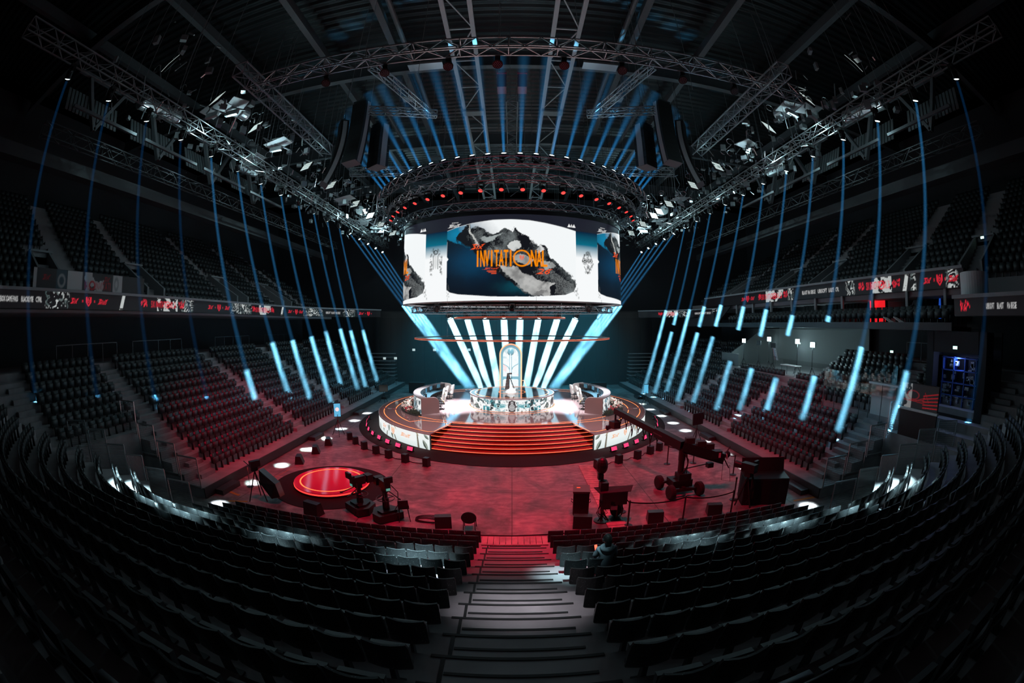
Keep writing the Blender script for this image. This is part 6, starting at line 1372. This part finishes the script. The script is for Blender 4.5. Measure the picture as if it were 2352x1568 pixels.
for i, (x, t) in enumerate(((-6.15, -2.8), (-4.4, -2.2), (-2.6, -1.25), (-.8, -.42), (.8, .5), (2.6, 1.3), (4.47, 2.2), (6.3, 2.8))):
    mover('lamp under the screen with a broad white-blue beam, %s from the left' % nth(i + 1), 'stage beam lamps', (x, 41.5, 8.3), (t, 41.4, 1.06), [(0, .985, .36, .56, HZ_ST)], 400, .68, 1.8, CYAN, 1, scale=1.4)
for i in range(-13, 13):
    a = (i + .5) * R(5.15); p = sp(10.55, a, 17.55, 34); d = Vector((sin(a) * .85, -cos(a) * .62, 1.0))
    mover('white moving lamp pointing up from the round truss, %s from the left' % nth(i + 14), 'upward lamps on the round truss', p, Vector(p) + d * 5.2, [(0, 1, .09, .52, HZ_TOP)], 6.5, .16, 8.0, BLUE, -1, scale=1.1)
for i in range(-10, 10):
    a = (i + .5) * R(7.4); p = sp(9.75, a, 15.55, 34); d = Vector((sin(a) * .5, -cos(a) * .5, -1.0))
    mover('small red-faced lamp hanging from the inner round truss, %s from the left' % nth(i + 11), 'red lamps on the inner round truss', p, Vector(p) + d, [], 0, 0, 0, RED, 1, LENS_R, 1.0)
for i, x in enumerate((-7.6, -5.0, -2.45, -.55, 2.0, 4.3, 6.9, 9.4)):
    t = thing('wash_lamp', 'round many-lensed lamp hanging unlit from the straight front truss, %s from the left' % nth(i + 1), 'stage lamp', (x, 13.9, 17.45), 0, 'unlit lamps on the front truss')
    MB().box(0, 0, .34, .2, .2, .2).build('base', BLK, t); MB().lathe([(.10, .25), (.20, .10), (.20, 0), (.17, 0)], 18, (0, 0, 0), (0, .5, 1)).build('head', BLK2, t); m = MB()
    for r_, n in ((0, 1), (.07, 6), (.135, 12)):
        for q in range(n): b = 2 * pi * q / n; m.ball((r_ * cos(b), -.02 - r_ * sin(b) * 0, -.005 + r_ * sin(b) * .0), .001, 4, 3) if False else m.lathe([(0, -.012), (.022, -.01), (.022, 0)], 6, Matrix.Rotation(R(-26.6), 3, 'X') @ Vector((r_ * cos(b), r_ * sin(b), 0)), (0, .45, .9))
    m.build('lens_cluster', mat('grey_lenses', (.32, .33, .34), .3), t)
# pale panel lamps along the sides
for s, side in ((-1, 'left'), (1, 'right')):
    for i, (y, br) in enumerate(((9.6, 0), (13.5, 0), (17.3, 0), (24.0, 0), (28.3, 0), (33.7, 0), (36.3, 1), (37.9, 1), (41.5, 0), (46, 0))):
        t = thing('panel_lamp', 'three-barred pale panel lamp above the %s side, %s from the near end' % (side, nth(i + 1)), 'panel lamp', (s * 13.45, y, 18.0), s * R(18), 'panel lamps above the sides')
        MB().box(0, 0, 0, .84, .12, .74, rx=R(-30)).build('housing', BLK, t); mb = MB()
        for k in range(3): mb.box(0, -.066 - .0 + .25 * (k - 1) * -.5 * -1 * .0, 0, .01, .01, .01) if False else mb.plate([tuple(Matrix.Rotation(R(-30), 3, 'X') @ Vector((x, -.065, (k - 1) * .24 + z))) for x, z in ((-.38, -.10), (.38, -.10), (.38, .10), (-.38, .10))], .012)
        mb.build('lit_bars', mat('bright_panel_lamp', (1, 1, 1), .4, 0, 3, (.85, 1, 1)) if br else FLOODW, t); MB().bar((0, 0, .3), (0, .2, 1.2), .04).build('hanger', DSTEEL, t)
WHITE = (.80, .95, 1.0); COOL = (.55, .88, .95)
# pools of white on the floor along both sides
for s in (-1, 1):
    for y in ((13.4, 16.5, 19.5, 22.9, 25.7, 28.6, 31.5, 34.6) if s < 0 else (13.2, 16.1, 18.9, 21.7, 24.7, 28.0, 30.6, 33.4, 36.3, 39.2)):
        area('floor_pool_light', (s * 12.5, y, 16.2), (0, 0, -1), .3, 34, WHITE, 3.2)
# red wash over the front of the floor and the stand fronts
for x, tx, ty, e, ang in ((-3, -2, 18.5, 7200, 74), (3.5, 3, 18.2, 7200, 74), (-7, -13.8, 23, 8500, 56), (7, 13.9, 24, 5500, 54)): spot('red_wash', (x, 13.4, 16.9), (tx, ty, 0), e * 1.1, (1, .004, .055), ang, .9, .3)
spot('red_steps_wash', (0, 14, 17.4), (0, 25.6, .6), 4200, (1, .008, .04), 24, .6)
# white wash on the middle of the stage
spot('stage_wash', (-2.6, 33.2, 15.4), (-5.0, 33.6, 1), 125000, WHITE, 30, .75, .4); spot('stage_wash', (2.6, 33.2, 15.4), (5.0, 33.6, 1), 125000, WHITE, 30, .75, .4); spot('stage_wash', (0, 32.5, 15.4), (0, 39, 1), 30000, WHITE, 30, .8, .4); spot('trophy_light', (0, 31, 15.4), (-.1, 34.4, 2.6), 16000, WHITE, 6, .5, .2); spot('stage_wash', (-6, 13.4, 16.9), (-4.6, 31.0, 1), 26000, (1, .84, .82), 34, .7, .3); spot('stage_wash', (6, 13.4, 16.9), (4.6, 31.0, 1), 26000, (1, .84, .82), 34, .7, .3)
# bright patches on the nearest seats
for x, y, e in ((-14.2, 9.4, 34), (-11.0, 8.6, 30), (-9.2, 8.35, 26), (-5.9, 8.5, 24), (-2.3, 8.75, 34), (1.3, 8.7, 5), (4.7, 9.1, 18), (7.5, 8.85, 26), (9.9, 8.25, 26), (12.7, 7.9, 22), (14.4, 9.6, 34)):
    area('seat_patch_light', (x * .9, 2.5, 17.3), Vector((x, y, 2)) - Vector((x * .9, 2.5, 17.3)), .3, e * 2.2, COOL, 6.5)
area('seat_patch_light', (.2, 4, 17.3), (0, 2.4, -15), .4, 9, (.85, .82, .90), 12)
for i, (x, y) in enumerate(((-5.3, 29.7), (0, 28.5), (5.4, 29.7))):
    t = thing('wash_lamp', 'dark lamp hanging under the front edge of the screen, %s from the left' % nth(i + 1), 'stage lamp', (x, y, 8.55), 0, 'lamps under the screen edge')
    MB().box(0, 0, .44, .30, .30, .14).bar((-.22, 0, .4), (-.22, 0, 0), .05).bar((.22, 0, .4), (.22, 0, 0), .05).bar((-.22, 0, .4), (.22, 0, .4), .05).build('yoke', BLK, t); MB().lathe([(.12, .24), (.19, .1), (.19, -.12), (.15, -.12)], 16, (0, 0, .05), (.2, -.5, 1)).build('head', BLK2, t)
# lights added without fittings to brighten the roof steel
for s in (-1, 1):
    for x, y, z, e in ((14.6, 16.2, 18.3, 70), (18.6, 13.6, 18.2, 60), (10.6, 20.6, 17.2, 45), (14.4, 21.3, 18.0, 110), (19.0, 20.0, 18.2, 60), (14.4, 29.5, 17.6, 110), (13.8, 36.5, 17.6, 330), (14.0, 42.5, 17.5, 420), (18.5, 27.0, 18.0, 50)):
        point('roof_work_light', (s * x, y, z), e * (1.0 if s < 0 else .85), COOL)
area('roof_fill', (0, 27, 18.2), (0, -.1, 1), 14, 95, (.6, .85, .92)); area('roof_fill', (0, 47, 17), (0, .1, 1), 10, 110, (.6, .88, .92)); area('roof_fill', (0, 12, 19.0), (0, .1, 1), 8, 22, (.6, .85, .92))
area('house_light', (0, 20, 26.0), (0, 0, -1), 40, 45, (1, .82, .90), 180, None, 'RECTANGLE', 50)  # unseen overhead fill added in place of ambient light
for s in (-1, 1): point('corner_light', (s * 14.9, 9.9, 4.3), 12, COOL)
# press area
for x, y, z, e in ((21.3, 34.6, 6.0, 60), (22.4, 31.4, 6.3, 90), (22.8, 27.2, 6.2, 110), (21.4, 24.5, 6.1, 60)): point('press_light', (x - .25, y, z), e, COOL, .2)
point('doorway_light', (20.9, 10.6, 6.2), 40, (.35, .5, 1)); point('cabinet_light', (23.3, 19.3, 9.2), 14, (1, .05, .05))
# teal haze behind the stage
def haze_box(name, label, b, dens):
    o = MB().box((b[0] + b[1]) / 2, (b[2] + b[3]) / 2, (b[4] + b[5]) / 2, b[1] - b[0], b[3] - b[2], b[5] - b[4]).build(name, haze_mat(name + '_volume', dens)); tag(o, label, 'haze', kind='stuff')
haze_box('haze', 'teal haze hanging in the dark behind the stage', (-15, 15, 45.0, 52.9, .02, 9.2), .02)
haze_box('haze', 'added haze standing in for the bloom round the press area lamps', (22.6, 26.8, 23.8, 36.8, sz(8) + .05, 7.4), .07)  # volume added to give the lamps their bloom
area('back_haze_light', (0, 48.5, 9.4), (0, 0, -1), 22, 1500, (.02, .33, .50), 120, None, 'RECTANGLE', 5)
# each beam lamp lights its own shaft of haze, the other lamps do not; keeps the grain of the beams low
cones = [o for o in COL.objects if o.name.split('.')[0] == 'light_beam']
def others(name, keep):
    c = bpy.data.collections.new(name)
    for o in cones:
        if o not in keep: c.objects.link(o)
    for q in c.collection_objects: q.light_linking.link_state = 'EXCLUDE'
    return c
none = others('beam_volumes', []); ups = [o for o in cones if o.parent.get('group') == 'upward lamps on the round truss']; upc = others('beam_volumes_other', ups)
far = {s: [q for q in cones if q.parent.get('group') == 'beam lamps on the %s side truss' % s and q.parent.location.y > 37.5] for s in ('left', 'right')}; farc = {s: others('beam_volumes_other', far[s]) for s in far}
def lit(m):
    b = m.node_tree.nodes.get('Principled BSDF') if m else None
    return b is not None and b.inputs['Emission Strength'].default_value > 0
for o in list(COL.objects):
    n = o.name.split('.')[0]
    if o.type == 'LIGHT' and n == 'beam_light':
        mine = [q for q in o.parent.children if q in cones]
        o.light_linking.receiver_collection = upc if mine[0] in ups else farc['left'] if mine[0] in far['left'] else farc['right'] if mine[0] in far['right'] else others('beam_volumes_other', mine)
    elif o.type == 'LIGHT' or (o.type == 'MESH' and any(lit(q) for q in o.data.materials)): o.light_linking.receiver_collection = none
W = bpy.data.worlds.new('dark_hall'); SC.world = W; W.use_nodes = True; W.node_tree.nodes['Background'].inputs[0].default_value = (0, 0, 0, 1); W.node_tree.nodes['Background'].inputs[1].default_value = 0
# ---------------------------------------------------------------- camera
cam = bpy.data.cameras.new('camera'); co = bpy.data.objects.new('camera', cam); COL.objects.link(co)
cam.type = 'PANO'; cam.panorama_type = 'FISHEYE_EQUISOLID'; cam.fisheye_lens = 15.0; cam.fisheye_fov = R(220); cam.sensor_width = 36; cam.sensor_fit = 'HORIZONTAL'; cam.clip_end = 300
co.location = (0, 0, 7.4); co.rotation_euler = (R(88), 0, 0); SC.camera = co
vs_ = SC.view_settings; vs_.view_transform = 'Standard'; vs_.look = 'None'; vs_.exposure = 0; vs_.gamma = 1; vs_.use_curve_mapping = False
cy = SC.cycles; cy.max_bounces = 6; cy.diffuse_bounces = 2; cy.glossy_bounces = 3; cy.transmission_bounces = 6; cy.volume_bounces = 0; cy.transparent_max_bounces = 64
cy.use_denoising = True; cy.use_light_tree = True; cy.sample_clamp_indirect = 3; cy.caustics_reflective = False; cy.caustics_refractive = False
